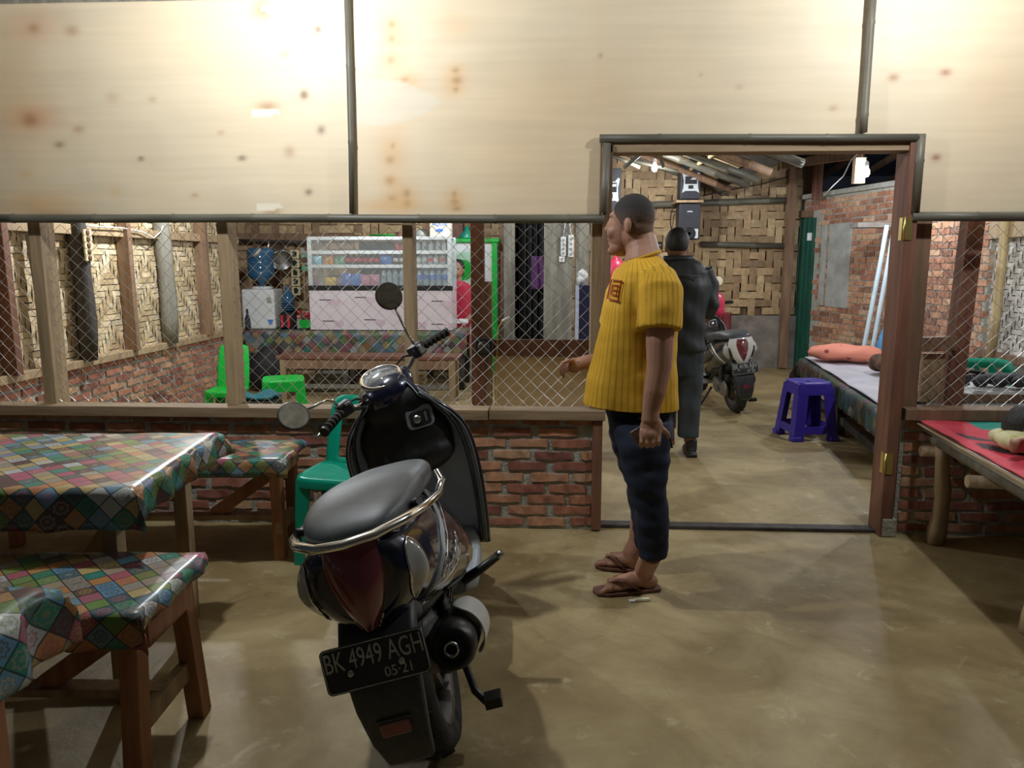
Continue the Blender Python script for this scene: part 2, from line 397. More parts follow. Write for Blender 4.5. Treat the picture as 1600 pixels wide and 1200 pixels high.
# ================================================================== bricks
def brick_mesh(seed, L=.2, H=.043, D=.05):
    rnd = random.Random(seed); mb = MB(); n = 4; top = []; vs = []
    for i in range(n+1):
        x = -L/2 + L*i/n
        for (y, z) in ((-D/2,-H/2), (D/2,-H/2), (D/2,H/2), (-D/2,H/2)):
            vs.append((x+rnd.uniform(-.003,.003), y+rnd.uniform(-.003,.003)*(1 if y < 0 else 0), z+rnd.uniform(-.0045,.0045)))
    fs = [(3,2,1,0), (4*n,4*n+1,4*n+2,4*n+3)]
    for i in range(n):
        for k in range(4): fs.append((4*i+k, 4*i+(k+1) % 4, 4*i+4+(k+1) % 4, 4*i+4+k))
    mb.add(vs, fs); m = mb.mesh('brick'); return m
BM = [brick_mesh(i) for i in range(8)]; BMI = [brick_mesh(50+i, .2, .056) for i in range(6)]
for m in BM: m.materials.append(M['brick'])
for m in BMI: m.materials.append(M['brick_in'])
def lay(wall, o, u, length, z0, courses, ch=.0615, pitch=.233, meshes=BM, skip=None, lim=10**6, jit=.003, seed=1):
    """bricks along u from o (front face centre line), each its own object under the wall"""
    rnd = random.Random(seed); u = Vector(u).normalized(); ang = math.atan2(u.y, u.x); n = 0; Mi = mw(wall).inverted()
    for c in range(courses):
        x = -(pitch/2 if c % 2 else 0) + rnd.uniform(-.02, .02)
        while x < length:
            a, b = max(x, 0), min(x+.2, length)
            if b-a > .05:
                p = Vector(o) + u*((a+b)/2); z = z0+ch*(c+.5)+rnd.uniform(-jit, jit)
                if not (skip and skip(p.x, p.y, z)) and n < lim:
                    q = bpy.data.objects.new('brick', rnd.choice(meshes)); COL.objects.link(q)
                    q.parent = wall; q.matrix_parent_inverse = Mi
                    q.location = (p.x, p.y, z); q.rotation_euler = (rnd.uniform(-.015,.015), 0, ang+rnd.uniform(-.012,.012))
                    q.scale = ((b-a)/.2, 1, rnd.uniform(.9,1.05)); n += 1
            x += pitch + rnd.uniform(-.012, .012)
    return n
# ---- partition, left of the doorway
wl = struct(MB().box((-1.72, 3.983, .305), (3.9, .122, .61)).build('wall_partition', M['mortar']))
XL, XR = -3.6, P(925, 730, W).x
lay(wl, (XL, W+.018, 0), (1,0,0), XR-XL, .012, 10, seed=3)
wr = struct(MB().box((2.75, 3.995, .31), (1.9, .115, .62)).build('wall_partition', M['mortar']))
lay(wr, (1.82, W+.035, 0), (1,0,0), 1.75, .012, 10, seed=4)
def part(mb, name, mt, par, **k): return mb.build(name, mt, par, **k)
# timber: sill, posts
zs = .655
x1 = P(764, 640, 3.9).x
part(MB().beam((XL, 3.935, zs-.027), (x1-.003, 3.935, zs-.024), .125, .056), 'sill', M['wood_x'], wl, bevel=.004)
part(MB().beam((x1+.003, 3.937, zs-.022), (.27, 3.937, zs-.022), .125, .054), 'sill', M['wood_x'], wl, bevel=.004)
part(MB().beam((P(932,740,W).x, 3.955, .005), (P(932,740,W).x, 3.955, zs-.05), .052, .13, (0,1,0)), 'post', M['wood_red'], wl, bevel=.003)
def post(x, y0, y1, Y, wd, dp, mt, par, lean=0):
    a = P(x, y1, Y); b = P(x, y0, Y); X = (a.x+b.x)/2
    return part(MB().beam((X, Y, a.z), (X+lean, Y, b.z), wd, dp, (0,1,0)), 'post', mt, par, bevel=.004)
post(77, 345, 630, 4.0, .068, .12, M['wood_lt'], wl)
post(362, 345, 630, 4.0, .058, .12, M['wood_lt'], wl)
post(642, 345, 630, 4.0, .056, .10, M['wood_lt'], wl)
post(930, 345, 640, 4.0, .055, .11, M['wood_lt'], wl)
# ---- partition, right of the doorway
zr = .685
part(MB().beam((1.80, 3.945, zr-.03), (3.7, 3.945, zr-.03), .13, .06), 'sill', M['wood'], wr, bevel=.004)
post(1424, 345, 640, 4.0, .085, .10, M['wood'], wr)
post(1497, 345, 632, 4.12, .085, .09, M['wood_red'], wr, .03)
a = P(1440, 538, 4.08); b = P(1492, 536, 4.08)
part(MB().beam(a, b, .05, .075), 'rail', M['wood'], wr, bevel=.004)
a = P(1455, 590, 4.10)
part(MB().box(a, (.11, .03, .26)), 'infill_board', M['wood_lt'], wr)
# ---- doorway frame with two open hinges
df = struct(bpy.data.objects.new('door_1', None)); COL.objects.link(df); df.location = (1.0, 3.96, 0)
XJ = 1.745
part(MB().beam((XJ, 3.965, .0), (XJ, 3.965, 2.0), .062, .15, (0,1,0)), 'jamb', M['wood_red'], df, bevel=.003)
part(MB().beam((.262, 3.965, zs), (.262, 3.965, 2.0), .045, .12, (0,1,0)), 'jamb', M['wood'], df, bevel=.003)
part(MB().beam((.24, 3.965, 1.985), (1.78, 3.965, 1.985), .12, .05), 'head', M['wood_x'], df, bevel=.003)
part(MB().box((1.76, 3.93, .05), (.075, .09, .1)), 'plinth', M['mortar'], df, bevel=.008)
for y in (358, 722):
    z = P(1400, y, 3.93).z
    h = MB().box((XJ-.0325, 3.925, z), (.003, .034, .11)).box((XJ-.012, 3.888, z), (.036, .003, .11)).tube([(XJ-.032,3.887,z-.056),(XJ-.032,3.887,z+.056)], .006, 8)
    part(h, 'hinge', M['brass'], df)
# ---- plywood sheets
from mathutils import noise as _ns
def ply_sheet(x0, x1, z0, z1, knots, patches, holes, seed):
    n = int((x1-x0)/.0125); m = int((z1-z0)/.0125)
    xs = np.linspace(x0, x1, n+1); zz = np.linspace(z0, z1, m+1); Xg, Zg = np.meshgrid(xs, zz)
    f1 = np.array([[_ns.fractal(Vector((x*.8+seed, z*7, seed)), 1, 2, 4) for x in xs] for z in zz])
    f2 = np.array([[_ns.fractal(Vector((x*2.2, z*2.2+seed, 3)), 1, 2, 3) for x in xs] for z in zz])
    base = np.array([.72,.60,.425]); C = np.ones((m+1, n+1, 3))*base
    C *= (1+.04*f1[...,None]+.05*f2[...,None])
    warm = np.clip(f2*.9+.15, 0, 1)[...,None]*.28; C = C*(1-warm)+np.array([.76,.56,.33])*warm
    for (px, py, rx, ry, s, c) in knots:
        q = P(px, py, W); k = 3.9/1180
        r = np.sqrt(((Xg-q.x)/(rx*k))**2+((Zg-q.z)/(ry*k))**2) + f2*.25
        a = (np.exp(-r**2)*s)[...,None]; C = C*(1-a)+np.array(c)*a
    for (px, py, rx, ry, s, c) in patches:
        q = P(px, py, W); k = 3.9/1180; dx = (Xg-q.x)/(rx*k); dz = np.abs(Zg-q.z)/(ry*k)
        a = (np.clip((1-np.clip(dx,0,1)**2-dz)*14, 0, 1)*(dx > -1.2)*(dx < 1)*s)[...,None]; C = C*(1-a)+np.array(c)*a
    mb = MB(); vs = [(Xg[j,i], W+.006+.004*f2[j,i], Zg[j,i]) for j in range(m+1) for i in range(n+1)]
    cs = [tuple(np.clip(C[j,i], .01, .95)) for j in range(m+1) for i in range(n+1)]
    fs = []
    for j in range(m):
        for i in range(n):
            cx, cz = (xs[i]+xs[i+1])/2, (zz[j]+zz[j+1])/2
            if any(h[0] < cx < h[1] and h[2] < cz < h[3] for h in holes): continue
            fs.append((j*(n+1)+i, j*(n+1)+i+1, (j+1)*(n+1)+i+1, (j+1)*(n+1)+i))
    mb.add(vs, fs, True, col=cs); return mb
BR, DK, PK = (.36,.17,.06), (.14,.06,.03), (.62,.30,.17)
OR = (.70,.42,.17)
k1 = [(52,185,42,20,.75,PK),(46,187,12,10,.8,(.30,.12,.07)),(60,320,70,22,.6,OR),(90,340,60,10,.6,BR),(50,40,45,26,.4,PK),(52,44,10,7,.6,BR),(112,48,10,7,.5,BR),
      (122,202,10,6,.6,BR),(92,226,9,5,.7,DK),(40,272,10,6,.5,OR),(22,150,50,120,.35,OR),(412,15,16,13,.7,BR),(418,168,18,10,.7,BR),(425,330,14,8,.6,BR),
      (497,46,6,6,.8,DK),(475,148,7,7,.8,DK),(502,203,6,6,.7,DK),(482,300,6,5,.8,DK),(378,247,7,4,.8,DK),(220,248,5,3,.8,DK),(345,207,6,3,.5,BR),(175,152,10,6,.3,BR),(180,300,10,8,.4,OR),(452,237,8,8,.5,BR),(445,84,8,6,.4,BR),(304,305,6,4,.5,BR),(238,155,6,4,.4,BR)]
p1 = [(420,13,-16,6,.9,(.86,.78,.62)),(418,175,22,6,.9,(.88,.80,.64)),(424,322,20,6,.9,(.86,.78,.62))]
sheets = struct(MB().box((-.35, 3.99, 2.76), (6.9, .09, .075)).build('wall_upper', M['wood_gy']))
XA, XB = P(547, 170, W).x, P(1356, 105, W).x
ply_sheet(XL, XA, 1.655, 2.712, k1, p1, [], 1.3).build('plywood_sheet', M['ply'], sheets, solid=.009)
k2 = []
for x, ys in ((612,(38,60,94,228,250,282,310)), (636,(124,136,302,318)), (711,(110,126,140,304,316,326))):
    for y in ys: k2.append((x+random.uniform(-3,3), y, random.uniform(3,7), random.uniform(3,6), .75, DK)); k2.append((x, y, 17, 11, .42, OR))
k2 += [(612,180,26,190,.32,(.74,.47,.24)),(715,40,30,18,.3,OR),(935,90,12,190,.18,(.72,.5,.33)),(1330,50,34,16,.45,(.72,.49,.28)),(1302,169,7,4,.6,BR),(1155,136,6,3,.4,BR),(1095,116,3,2,.6,DK),(938,87,3,3,.6,DK),(600,322,60,9,.55,OR),(900,150,160,60,.2,OR),(820,260,120,90,.2,OR)]
p2 = [(590,160,100,35,.85,(.70,.62,.48))]
ply_sheet(XA, XB, 1.655, 2.716, k2, p2, [(.235,1.80,0,2.035)], 4.1).build('plywood_sheet', M['ply'], sheets, solid=.009)
k3 = [(1396,121,7,5,.8,BR),(1463,246,7,5,.85,(.3,.1,.05)),(1478,113,8,5,.8,(.35,.1,.06)),(1440,40,60,60,.2,(.75,.62,.45)),(1560,150,60,100,.2,OR)]
ply_sheet(XB, 3.7, 1.66, 2.72, k3, [], [(0,P(1436,260,W).x,0,2.03)], 7.7).build('plywood_sheet', M['ply'], sheets, solid=.009)
# ---- bamboo battens on the partition
def bamboo(mb, a, b, r, step=.42, n=10, wob=.004, seed=0, split=False):
    rnd = random.Random(seed+int(r*1e4)+int(a[0]*100)); a = Vector(a); b = Vector(b); L = (b-a).length; d = (b-a)/L
    pts = []; rs = []; x = 0; nxt = rnd.uniform(.1, step)
    ev = [0]
    while nxt < L-.02: ev += [nxt-.012, nxt, nxt+.012]; nxt += step*rnd.uniform(.85,1.15)
    ev.append(L); u, v = frame(d)
    for i, e in enumerate(ev):
        w_ = wob*math.sin(e*3+seed)
        pts.append(a+d*e+u*w_+v*w_*.5); rs.append(r*(1.13 if (i % 3 == 2 and 0 < i < len(ev)-1) else 1.0)*(1-.06*e/L))
    return mb.tube(pts, rs, n, up=(0,1,0) if abs(d.z) > .9 else None)
def batten(pa, pb, r, mt, Y=3.897):
    a = P(pa[0], pa[1], Y); b = P(pb[0], pb[1], Y)
    return bamboo(MB(), a, b, r, seed=pa[0]).build('bamboo_batten', mt, sheets)
batten((-60,341), (944,342), .023, M['bamboo_x'])
batten((543,-10), (550,334), .0165, M['bamboo'])
batten((1365,-10), (1348,207), .021, M['bamboo'])
batten((937,217), (1442,215), .021, M['bamboo_x'])
batten((947,224), (942,333), .021, M['bamboo'])
batten((1437,210), (1428,332), .024, M['bamboo'])
batten((1424,338), (1690,339), .023, M['bamboo_x'])
# ---- chain link
def chain_link(x0, x1, z0, z1, Y, s=.037, r=.0016, seed=2):
    mb = MB(); rnd = random.Random(seed); n = int((x1-x0)/s); m = int((z1-z0)/s)
    sag = lambda x, z: .012*math.sin(x*3.1+1)*math.sin(z*4) + .010*math.sin(x*7.3)
    for i in range(n):
        pts = []
        for j in range(m+1):
            x = x0+s*i+(s if (j+i) % 2 else 0)*1.0; z = z0+s*j
            pts.append((x+sag(z, x)*.5, Y+sag(x, z)+(.002 if (j+i) % 2 else -.002), z+.008*math.sin(x*2.2)+.004*math.sin(x*9)))
        mb.tube(pts, r, 4, smooth=False)
    return mb
t = chain_link(XL, .24, .655, 1.64, 3.985).build('wire_mesh', M['wire'])
tag(t, 'diamond chain link mesh stretched between the posts left of doorway', 'wire mesh')
t = chain_link(1.80, 3.6, .69, 1.64, 3.985, seed=5).build('wire_mesh', M['wire'])
tag(t, 'diamond chain link mesh filling the opening right of doorway', 'wire mesh')
# ================================================================== woven walls
def weave(o, u, v, Wd, Ht, s, cols, seed=0, zig=6, skip=None, depth=.006, run=2):
    rnd = random.Random(seed); o = Vector(o); u = Vector(u).normalized(); v = Vector(v).normalized(); nn = u.cross(v).normalized()
    mb = MB(); nx = int(Wd/s); ny = int(Ht/s); per = 2*run
    def horiz(i, j):
        k = i % (2*zig); k = k if k < zig else 2*zig-k
        return ((k+j) % per) < run
    done = set()
    def piece(i, j, L, hz):
        c = rnd.choice(cols); f = rnd.uniform(.84, 1.1); c = tuple(x*f for x in c); g = s*rnd.uniform(.03, .1)
        pos = lambda a, b, h: o+u*((i+a)*s)+v*((j+b)*s)+nn*h
        if skip and skip(pos(.5, .5, 0)): return
        vs = []; e = .12
        for t, h in ((-e, -.3), (L*.3, 1), (L*.7, 1), (L+e, -.3)):
            for q in (g/s, 1-g/s):
                vs.append(pos(t, q, h*depth) if hz else pos(q, t, h*depth))
        fs = [(2*k, 2*k+1, 2*k+3, 2*k+2) for k in range(3)]
        if hz: fs = [f_[::-1] for f_ in fs]
        mb.add(vs, fs, False, col=c)
    for j in range(ny):
        i = 0
        while i < nx:
            if horiz(i, j):
                L = 1
                while i+L < nx and horiz(i+L, j) and L < 4: L += 1
                piece(i, j, L, True); i += L
            else: i += 1
    for i in range(nx):
        j = 0
        while j < ny:
            if not horiz(i, j):
                L = 1
                while j+L < ny and not horiz(i, j+L) and L < 4: L += 1
                piece(i, j, L, False); j += L
            else: j += 1
    return mb
PALE = [(.56,.43,.25),(.62,.49,.30),(.48,.35,.19),(.66,.54,.36)]
TAN = [(.34,.225,.115),(.42,.285,.15),(.27,.175,.09),(.46,.33,.18)]
WHT = [(.52,.49,.43),(.60,.57,.51),(.42,.39,.34),(.65,.62,.56)]
# left hall wall
LX = -3.45
lw = struct(MB().box((LX-.042, 6.08, .33), (.10, 4.05, .66)).build('wall_left', M['mortar']))
lay(lw, (LX-.005, 4.08, 0), (0,1,0), 4.0, 0.0, 11, seed=8, meshes=BM)
MB().box((LX-.09, 6.08, 1.7), (.02, 4.05, 2.6)).build('backing_board', M['wood_dk'], lw)
weave((LX-.02, 4.08, .70), (0,1,0), (0,0,1), 4.0, 1.9, .046, PALE, 3, zig=6, run=3).build('woven_panel', M['weave'], lw, kind='stuff')
MB().beam((LX+.01, 4.08, .70), (LX+.01, 8.08, .70), .09, .055).build('sill', M['wood_lt'], lw, bevel=.004)
MB().beam((LX+.03, 4.08, 1.655), (LX+.03, 8.08, 1.66), .05, .07).build('rail', M['wood_lt'], lw, bevel=.004)
def wpost(x, kind, r, mt):
    q = PX(x, 450, LX+.02); nm = 'post'
    if kind == 'sq': return MB().beam((LX+.04, q.y, .72), (LX+.04, q.y-.02, 2.4), r*2, .06, (0,1,0)).build(nm, mt, lw, bevel=.004)
    pts = [(LX+.05+.012*math.sin(z*3+x), q.y+.014*math.sin(z*2.1+x)-.02*z, z) for z in np.linspace(.72, 2.4, 9)]
    return MB().tube(pts, [r*(1+.08*math.sin(i*2.3+x)) for i in range(9)], 10).build(nm, mt, lw)
wpost(2, 'sq', .05, M['wood_red']); wpost(56, 'rd', .03, M['wood_gy'])
wpost(124, 'rd', .065, M['wood_dk']); wpost(197, 'sq', .05, M['wood']); wpost(256, 'rd', .068, M['wood_gy']); wpost(316, 'sq', .06, M['wood'])
# back wall
BY = 10.4
bw = struct(MB().box((.95, BY+.1, 1.7), (5.1, .06, 3.4)).build('wall_back', M['wood']))
weave((-1.6, BY, .1), (1,0,0), (0,0,1), 4.9, 3.0, .105, TAN, 5, zig=4, skip=lambda p: p.x > 1.7 and p.z < .74).build('woven_panel', M['weave'], bw, kind='stuff')
MB().box((2.5, BY+.02, .36), (1.75, .12, .72)).build('cement_base', M['cement'], bw, bevel=.01)
for (xa, ya, xb, yb, r) in ((1010,320,1228,313,.045), (1095,382,1232,384,.04)):
    bamboo(MB(), P(xa, ya, BY-.05), P(xb, yb, BY-.05), r, seed=xa).build('bamboo_batten', M['bamboo_x'], bw)
def bpost(x, y0, y1, Y, wd, mt, rd=False):
    a = P(x, y1, Y); b = P(x, y0, Y); a.x = b.x = (a.x+b.x)/2
    if rd: return bamboo(MB(), (a.x,Y,a.z), (b.x,Y,b.z), wd/2, .6, wob=.012).build('post', mt, bw)
    return MB().beam(a, b, wd, .08, (0,1,0)).build('post', mt, bw, bevel=.005)
bpost(1231, 250, 575, BY-.1, .11, M['wood'])
rt_ = struct(MB().box((-2.75, 9.42, 1.5), (2.45, .05, 3.0)).build('wall_back', M['wood']))
struct(MB().box((-4.0, 8.76, 1.5), (.05, 1.36, 3.0)).box((-3.76, 8.11, 1.5), (.5, .04, 3.0)).build('wall_left', M['wood']))
weave((-3.95, 9.38, .1), (1,0,0), (0,0,1), 2.4, 2.9, .105, TAN, 15, zig=4, run=3).build('woven_panel', M['weave'], rt_, kind='stuff')
for x, wd in ((402,.08), (433,.07)):
    a = P(x, 420, 9.32); MB().beam((a.x, 9.32, .7), (a.x, 9.32, 2.3), wd, .05, (0,1,0)).build('post', M['wood'], rt_)
MB().beam(P(372,370,9.31), P(560,372,9.31), .04, .09).build('rail', M['wood'], rt_)
bpost(872, 300, 545, 9.6, .36, M['wood_gy']); bpost(909, 300, 545, 9.65, .17, M['wood_gy'])
bpost(788, 300, 545, 9.95, .12, M['wood']); bpost(796, 300, 545, 9.7, .14, M['wood_gy'])
# right hall wall: woven near part, brick, and the slanted brick end with the green door
RX = 3.75
rw = struct(MB().box((RX+.052, 5.4, .30), (.10, 3.1, .6)).build('wall_right', M['mortar']))
lay(rw, (RX+.015, 6.85, 0), (0,-1,0), 2.9, 0, 9, seed=12, meshes=BM)
weave((RX+.02, 6.85, .66), (0,-1,0), (0,0,1), 2.9, 1.9, .045, WHT, 9, zig=5).build('woven_panel', M['weave'], rw, kind='stuff')
MB().box((RX+.09, 5.4, 1.6), (.02, 3.1, 2.2)).build('backing_board', M['wood_dk'], rw)
MB().beam((RX-.02, 6.85, .645), (RX-.02, 3.95, .645), .07, .06).build('rail', M['wood'], rw)
MB().beam((RX-.02, 6.8, 1.70), (RX-.02, 3.95, 1.72), .05, .15).build('rail', M['wood_lt'], rw)
q = PX(1563, 450, RX-.06); bamboo(MB(), (RX-.06, q.y+.04, .6), (RX-.06, q.y, 2.2), .038, wob=.008).build('post', M['bamboo_yl'], rw)
SA, SB = Vector((3.72, 8.5, 0)), Vector((3.27, 10.4, 0)); su = (SB-SA).normalized(); sn = Vector((-su.y, su.x, 0))
if sn.x > 0: sn = -sn
def SH(x, y, off=0.0):
    d = ray(x, y); o = SA+sn*off; k = (o-_C).dot(sn)/d.dot(sn); return _C+d*k
ri = struct(MB().beam(SA-sn*.056+Vector((0,0,1.12)), SB-sn*.056+Vector((0,0,1.12)), .12, 2.24).build('wall_right', M['mortar']))
dA = SH(1270, 450); dB = SH(1243, 450); zd = SH(1256, 342).z
tA = (dA-SA).dot(su); tB = (dB-SA).dot(su)
def in_door(x, y, z):
    tt = (Vector((x, y, 0))-SA).dot(su); return tA-.06 < tt < tB+.06 and z < zd+.06
lay(ri, SA-sn*.012, su, 1.9, 0.02, 33, .0665, .222, BMI, skip=in_door, lim=300, seed=21)
mid = SA+Vector((.02, -.75, 0))
rm = struct(MB().box((RX+.046, 7.65, 1.12), (.12, 1.7, 2.24)).build('wall_right', M['mortar']))
lay(rm, (RX+.0, 8.5, 0), (0,-1,0), 1.7, .02, 33, .0665, .222, BMI, seed=22)
# plaster strip, ledge, top plate, green door
c = SH(1311, 415, .012); MB().beam(c-su*.22, c+su*.24, .02, 1.02).build('plaster_patch', M['plaster'], ri, bevel=.006)
c = SH(1287, 415, .02); MB().beam(c-su*.04, c+su*.06, .04, 1.0).build('plaster_patch', M['plaster'], ri, bevel=.006)
a = P(1343, 352, 8.35); MB().box((a.x+.25, 8.38, a.z), (.6, .24, .05)).build('ledge', M['cement'], rm)
MB().beam(SA+Vector((0,0,2.27)), SB+Vector((0,0,2.27)), .13, .06).build('top_plate', M['mortar'], ri, bevel=.01)
dr = struct(bpy.data.objects.new('door_2', None)); COL.objects.link(dr); dr.location = (dA+dB)/2*1.0; dr.location.z = 0
o1 = SA+su*tA+sn*.0; o2 = SA+su*tB
MB().beam((o1.x+sn.x*.01, o1.y, zd/2), (o2.x+sn.x*.01, o2.y, zd/2), .05, zd).build('door_leaf', M['door_gn'], dr, bevel=.004)
for k in range(1, 4):
    p = o1.lerp(o2, k/4); MB().box((p.x+sn.x*.04, p.y, zd/2), (.012, .012, zd)).build('batten', M['door_gn'], dr)
a = SH(1238, 336); b = SH(1272, 334); MB().beam(a+sn*.03, b+sn*.03, .06, .09).build('lintel', M['wood'], dr)
q = SH(1267, 370, .03); tag(MB().box(q, (.09, .05, .10)).box(q+sn*.03, (.02,.04,.05)).build('light_switch', M['white'], bevel=.006), 'small white switch on the brick beside the green door', 'light switch')
# ================================================================== roofs
rf = struct(MB().hexa([(-4.6,4.05,5.08),(2.25,4.05,2.42),(2.25,10.6,2.42),(-4.6,10.6,5.08),(-4.6,4.05,5.14),(2.25,4.05,2.48),(2.25,10.6,2.48),(-4.6,10.6,5.14)]).build('ceiling', M['thatch']))
sl = (5.08-2.42)/6.85
for i, y in enumerate((5.6, 6.5, 7.4, 8.1, 8.8, 9.4, 9.9, 10.25)):
    bamboo(MB(), (-1.5, y+.1, 2.33+sl*3.7), (2.2+.05*(i % 3), y, 2.33), .045, .5, seed=i).build('rafter', M['bamboo_x'] if i % 3 else M['wood'], rf)
for i, x in enumerate((.5, 1.1, 1.7)):
    bamboo(MB(), (x, 5, 2.39+sl*(2.2-x)), (x, 10.3, 2.39+sl*(2.2-x)), .025, .5, seed=i+30).build('purlin', M['bamboo_yl'], rf)
for (xa, ya, xb, yb, Yp) in ((975,262,1012,232,8.6), (1030,232,1036,262,8.7), (985,250,1060,268,9.4), (950,240,1000,262,9.2)):
    bamboo(MB(), P(xa,ya,Yp), P(xb,yb,Yp), .022, .4, seed=xa).build('brace', M['bamboo_x'], rf)
for (x0, x1) in ((1.15, 1.6), (1.72, 2.05)):
    q = lambda x: 2.405+sl*(2.25-x)
    MB().hexa([(x0,8.6,q(x0)-.01),(x1,8.6,q(x1)-.01),(x1,10.2,q(x1)-.01),(x0,10.2,q(x0)-.01),(x0,8.6,q(x0)),(x1,8.6,q(x1)),(x1,10.2,q(x1)),(x0,10.2,q(x0))]).build('ceiling_mat', M['plyraw'], rf)
r2 = struct(MB().hexa([(2.1,4.05,3.45),(5.2,4.05,3.45),(5.2,11.4,2.62),(2.1,11.4,2.62),(2.1,4.05,3.5),(5.2,4.05,3.5),(5.2,11.4,2.67),(2.1,11.4,2.67)]).build('ceiling', M['zinc']))
for i, x in enumerate((2.6, 3.1, 3.6, 4.1, 4.6)):
    MB().beam((x, 4.2, 3.39), (x+.1, 11.25, 2.57), .05, .07).build('rafter', M['wood'], r2)
struct(MB().box((4.4, 11.3, 1.7), (2.4, .05, 3.4)).build('wall_back', M['zinc']))
for (x, wd, mt, Y) in ((1276, .10, M['wood_red'], 9.9), (1339, .10, M['wood_lt'], 7.9)):
    a = P(x, 308, Y); b = P(x+2, 247, Y); MB().beam((a.x,Y,2.2), (a.x,Y,b.z), wd, .08, (0,1,0)).build('post', mt, r2)
MB().beam(P(1225,258,9.9), P(1345,240,8.2), .06, .09).build('tie_beam', M['wood'], r2)
# outer shell over the front room: zinc roof and far side walls give the bounce the lamps get here
r3 = struct(MB().hexa([(-4.6,-2.5,2.55),(4.6,-2.5,2.55),(4.6,3.93,3.55),(-4.6,3.93,3.55),(-4.6,-2.5,2.6),(4.6,-2.5,2.6),(4.6,3.93,3.6),(-4.6,3.93,3.6)]).build('ceiling', M['wood_gy']))
# ================================================================== tables and benches with printed oilcloth
def cloth(Wd, Dp, z, dl, dr, df_, db, seed=0, ripple=.008, hem=.015, cell=.022, ro=(0,0)):
    """cloth over a Wd x Dp top (local 0..Wd, 0..Dp), hanging dl/dr/df/db over the four edges"""
    mb = MB(); U = Wd+dl+dr; V = Dp+df_+db; nu = int(U/cell); nv = int(V/cell); rr = .012
    def over(t, L):   # distance beyond edge, side
        if t < 0: return -t, -1
        if t > L: return t-L, 1
        return 0, 0
    def f(a, b):
        u = -dl+U*a; v = -df_+V*b; ou, su_ = over(u, Wd); ov, sv = over(v, Dp)
        x = min(max(u, 0), Wd); y = min(max(v, 0), Dp)
        zz = z+.0015*math.sin(u*23+seed)*math.sin(v*19)
        if ou == 0 and ov == 0: return (x, y, zz)
        d = max(ou, ov); mn = min(ou, ov)
        rip = ripple*min(d/.06, 1)*(math.sin((v if ou > ov else u)*31+seed)+.6*math.sin((v if ou > ov else u)*57+2*seed))
        out = rr*min(d/rr, 1)**.5 + .05*d
        drop = max(d-rr*.4, 0)*(1+hem*math.sin((u+v)*9+seed))
        ex = (out+rip) if ou > 0 else 0; ey = (out+rip) if ov > 0 else 0
        if ou > 0 and ov > 0:
            q = mn*.55; k = mn/(d+1e-6)
            ex = rr+q*.75+rip*(1-k); ey = rr+q*.75+rip*(1-k); drop = d*(1-.08*k)
        return (x+su_*ex, y+sv*ey, zz-drop)
    mb.grid(f, nu, nv, True, uvfn=lambda a, b: (-dl+U*a+ro[0], -df_+V*b+ro[1])); return mb
def trestle(name, label, cat, clabel, loc, rz, Wd, Dp, H, legs, drops, seed, group=None, lm=None, brace=True, apron=.09):
    """timber table; local origin = near right corner of the top, x runs to the left"""
    t = thing(name, label, cat, loc, rz, group); lm = lm or M['leg_red']
    top = MB()
    MB().box((-Wd/2, Dp/2, H-.022), (Wd, Dp, .028)).build('table_top', M['wood_lt'], t, True, bevel=.003)
    lw_ = .052
    for (lx, ly, sx, sy) in legs:
        MB().beam((lx+sx, ly+sy, 0), (lx, ly, H-.036), lw_, lw_*1.15, (0,1,0)).build('leg', lm, t, True, bevel=.003)
    ys = sorted(set(l[1] for l in legs)); xs_ = sorted(set(l[0] for l in legs))
    for y in ys: MB().beam((xs_[0], y, H-.036-apron/2), (xs_[-1]+.02, y, H-.036-apron/2), .022, apron).build('apron', lm, t, True, bevel=.002)
    for x in (xs_[0], xs_[-1]):
        MB().beam((x+.03, ys[0], H-.036-apron/2-.002), (x+.03, ys[-1], H-.036-apron/2-.002), .022, apron).build('apron', lm, t, True, bevel=.002)
    if brace:
        x = xs_[-1]
        MB().beam((x, ys[0], .17), (x, ys[-1], .17), .03, .06).build('stretcher', M['wood_lt'], t, True, bevel=.002)
        MB().beam((xs_[0], (ys[0]+ys[-1])/2, .19), (x, (ys[0]+ys[-1])/2, .19), .06, .025).build('stretcher', M['wood_lt'], t, True, bevel=.002)
        MB().beam((x-.35, (ys[0]+ys[-1])/2, .2), (x-.03, (ys[0]+ys[-1])/2, H-.1), .03, .06).build('brace', lm, t, True, bevel=.002)
    c = cloth(Wd, Dp, H-.003, *drops, seed=seed, ro=(seed*.37, seed*.21))
    c.v = [(x-Wd, y, z) for x, y, z in c.v]
    co = c.build('oilcloth', M['patch'], None, solid=.0015); co.location = loc; co.rotation_euler = (0,0,rz)
    tag(co, clabel, 'tablecloth', 'patchwork oilcloths'); return t
def rz_of(near, far):
    d = far-near; return math.atan2(d.y, d.x)-PI/2
# table A, against the bench by the wall
n, f = G(207, 761, .75), G(341, 674, .75); L = (f-n).length
trestle('dining_table', 'tall wooden table under patchwork cloth, in front of the wall bench', 'table',
        'patchwork oilcloth on the tall table left of the scooter', (n.x, n.y, 0), rz_of(n, f), 1.9, L, .75,
        [(-.12,.10,0,0), (-.12,L-.10,0,0), (-1.75,.10,0,0), (-1.75,L-.10,0,0)], (.1,.105,.13,.1), 1.0, 'timber tables and benches', lm=M['wood_lt'])
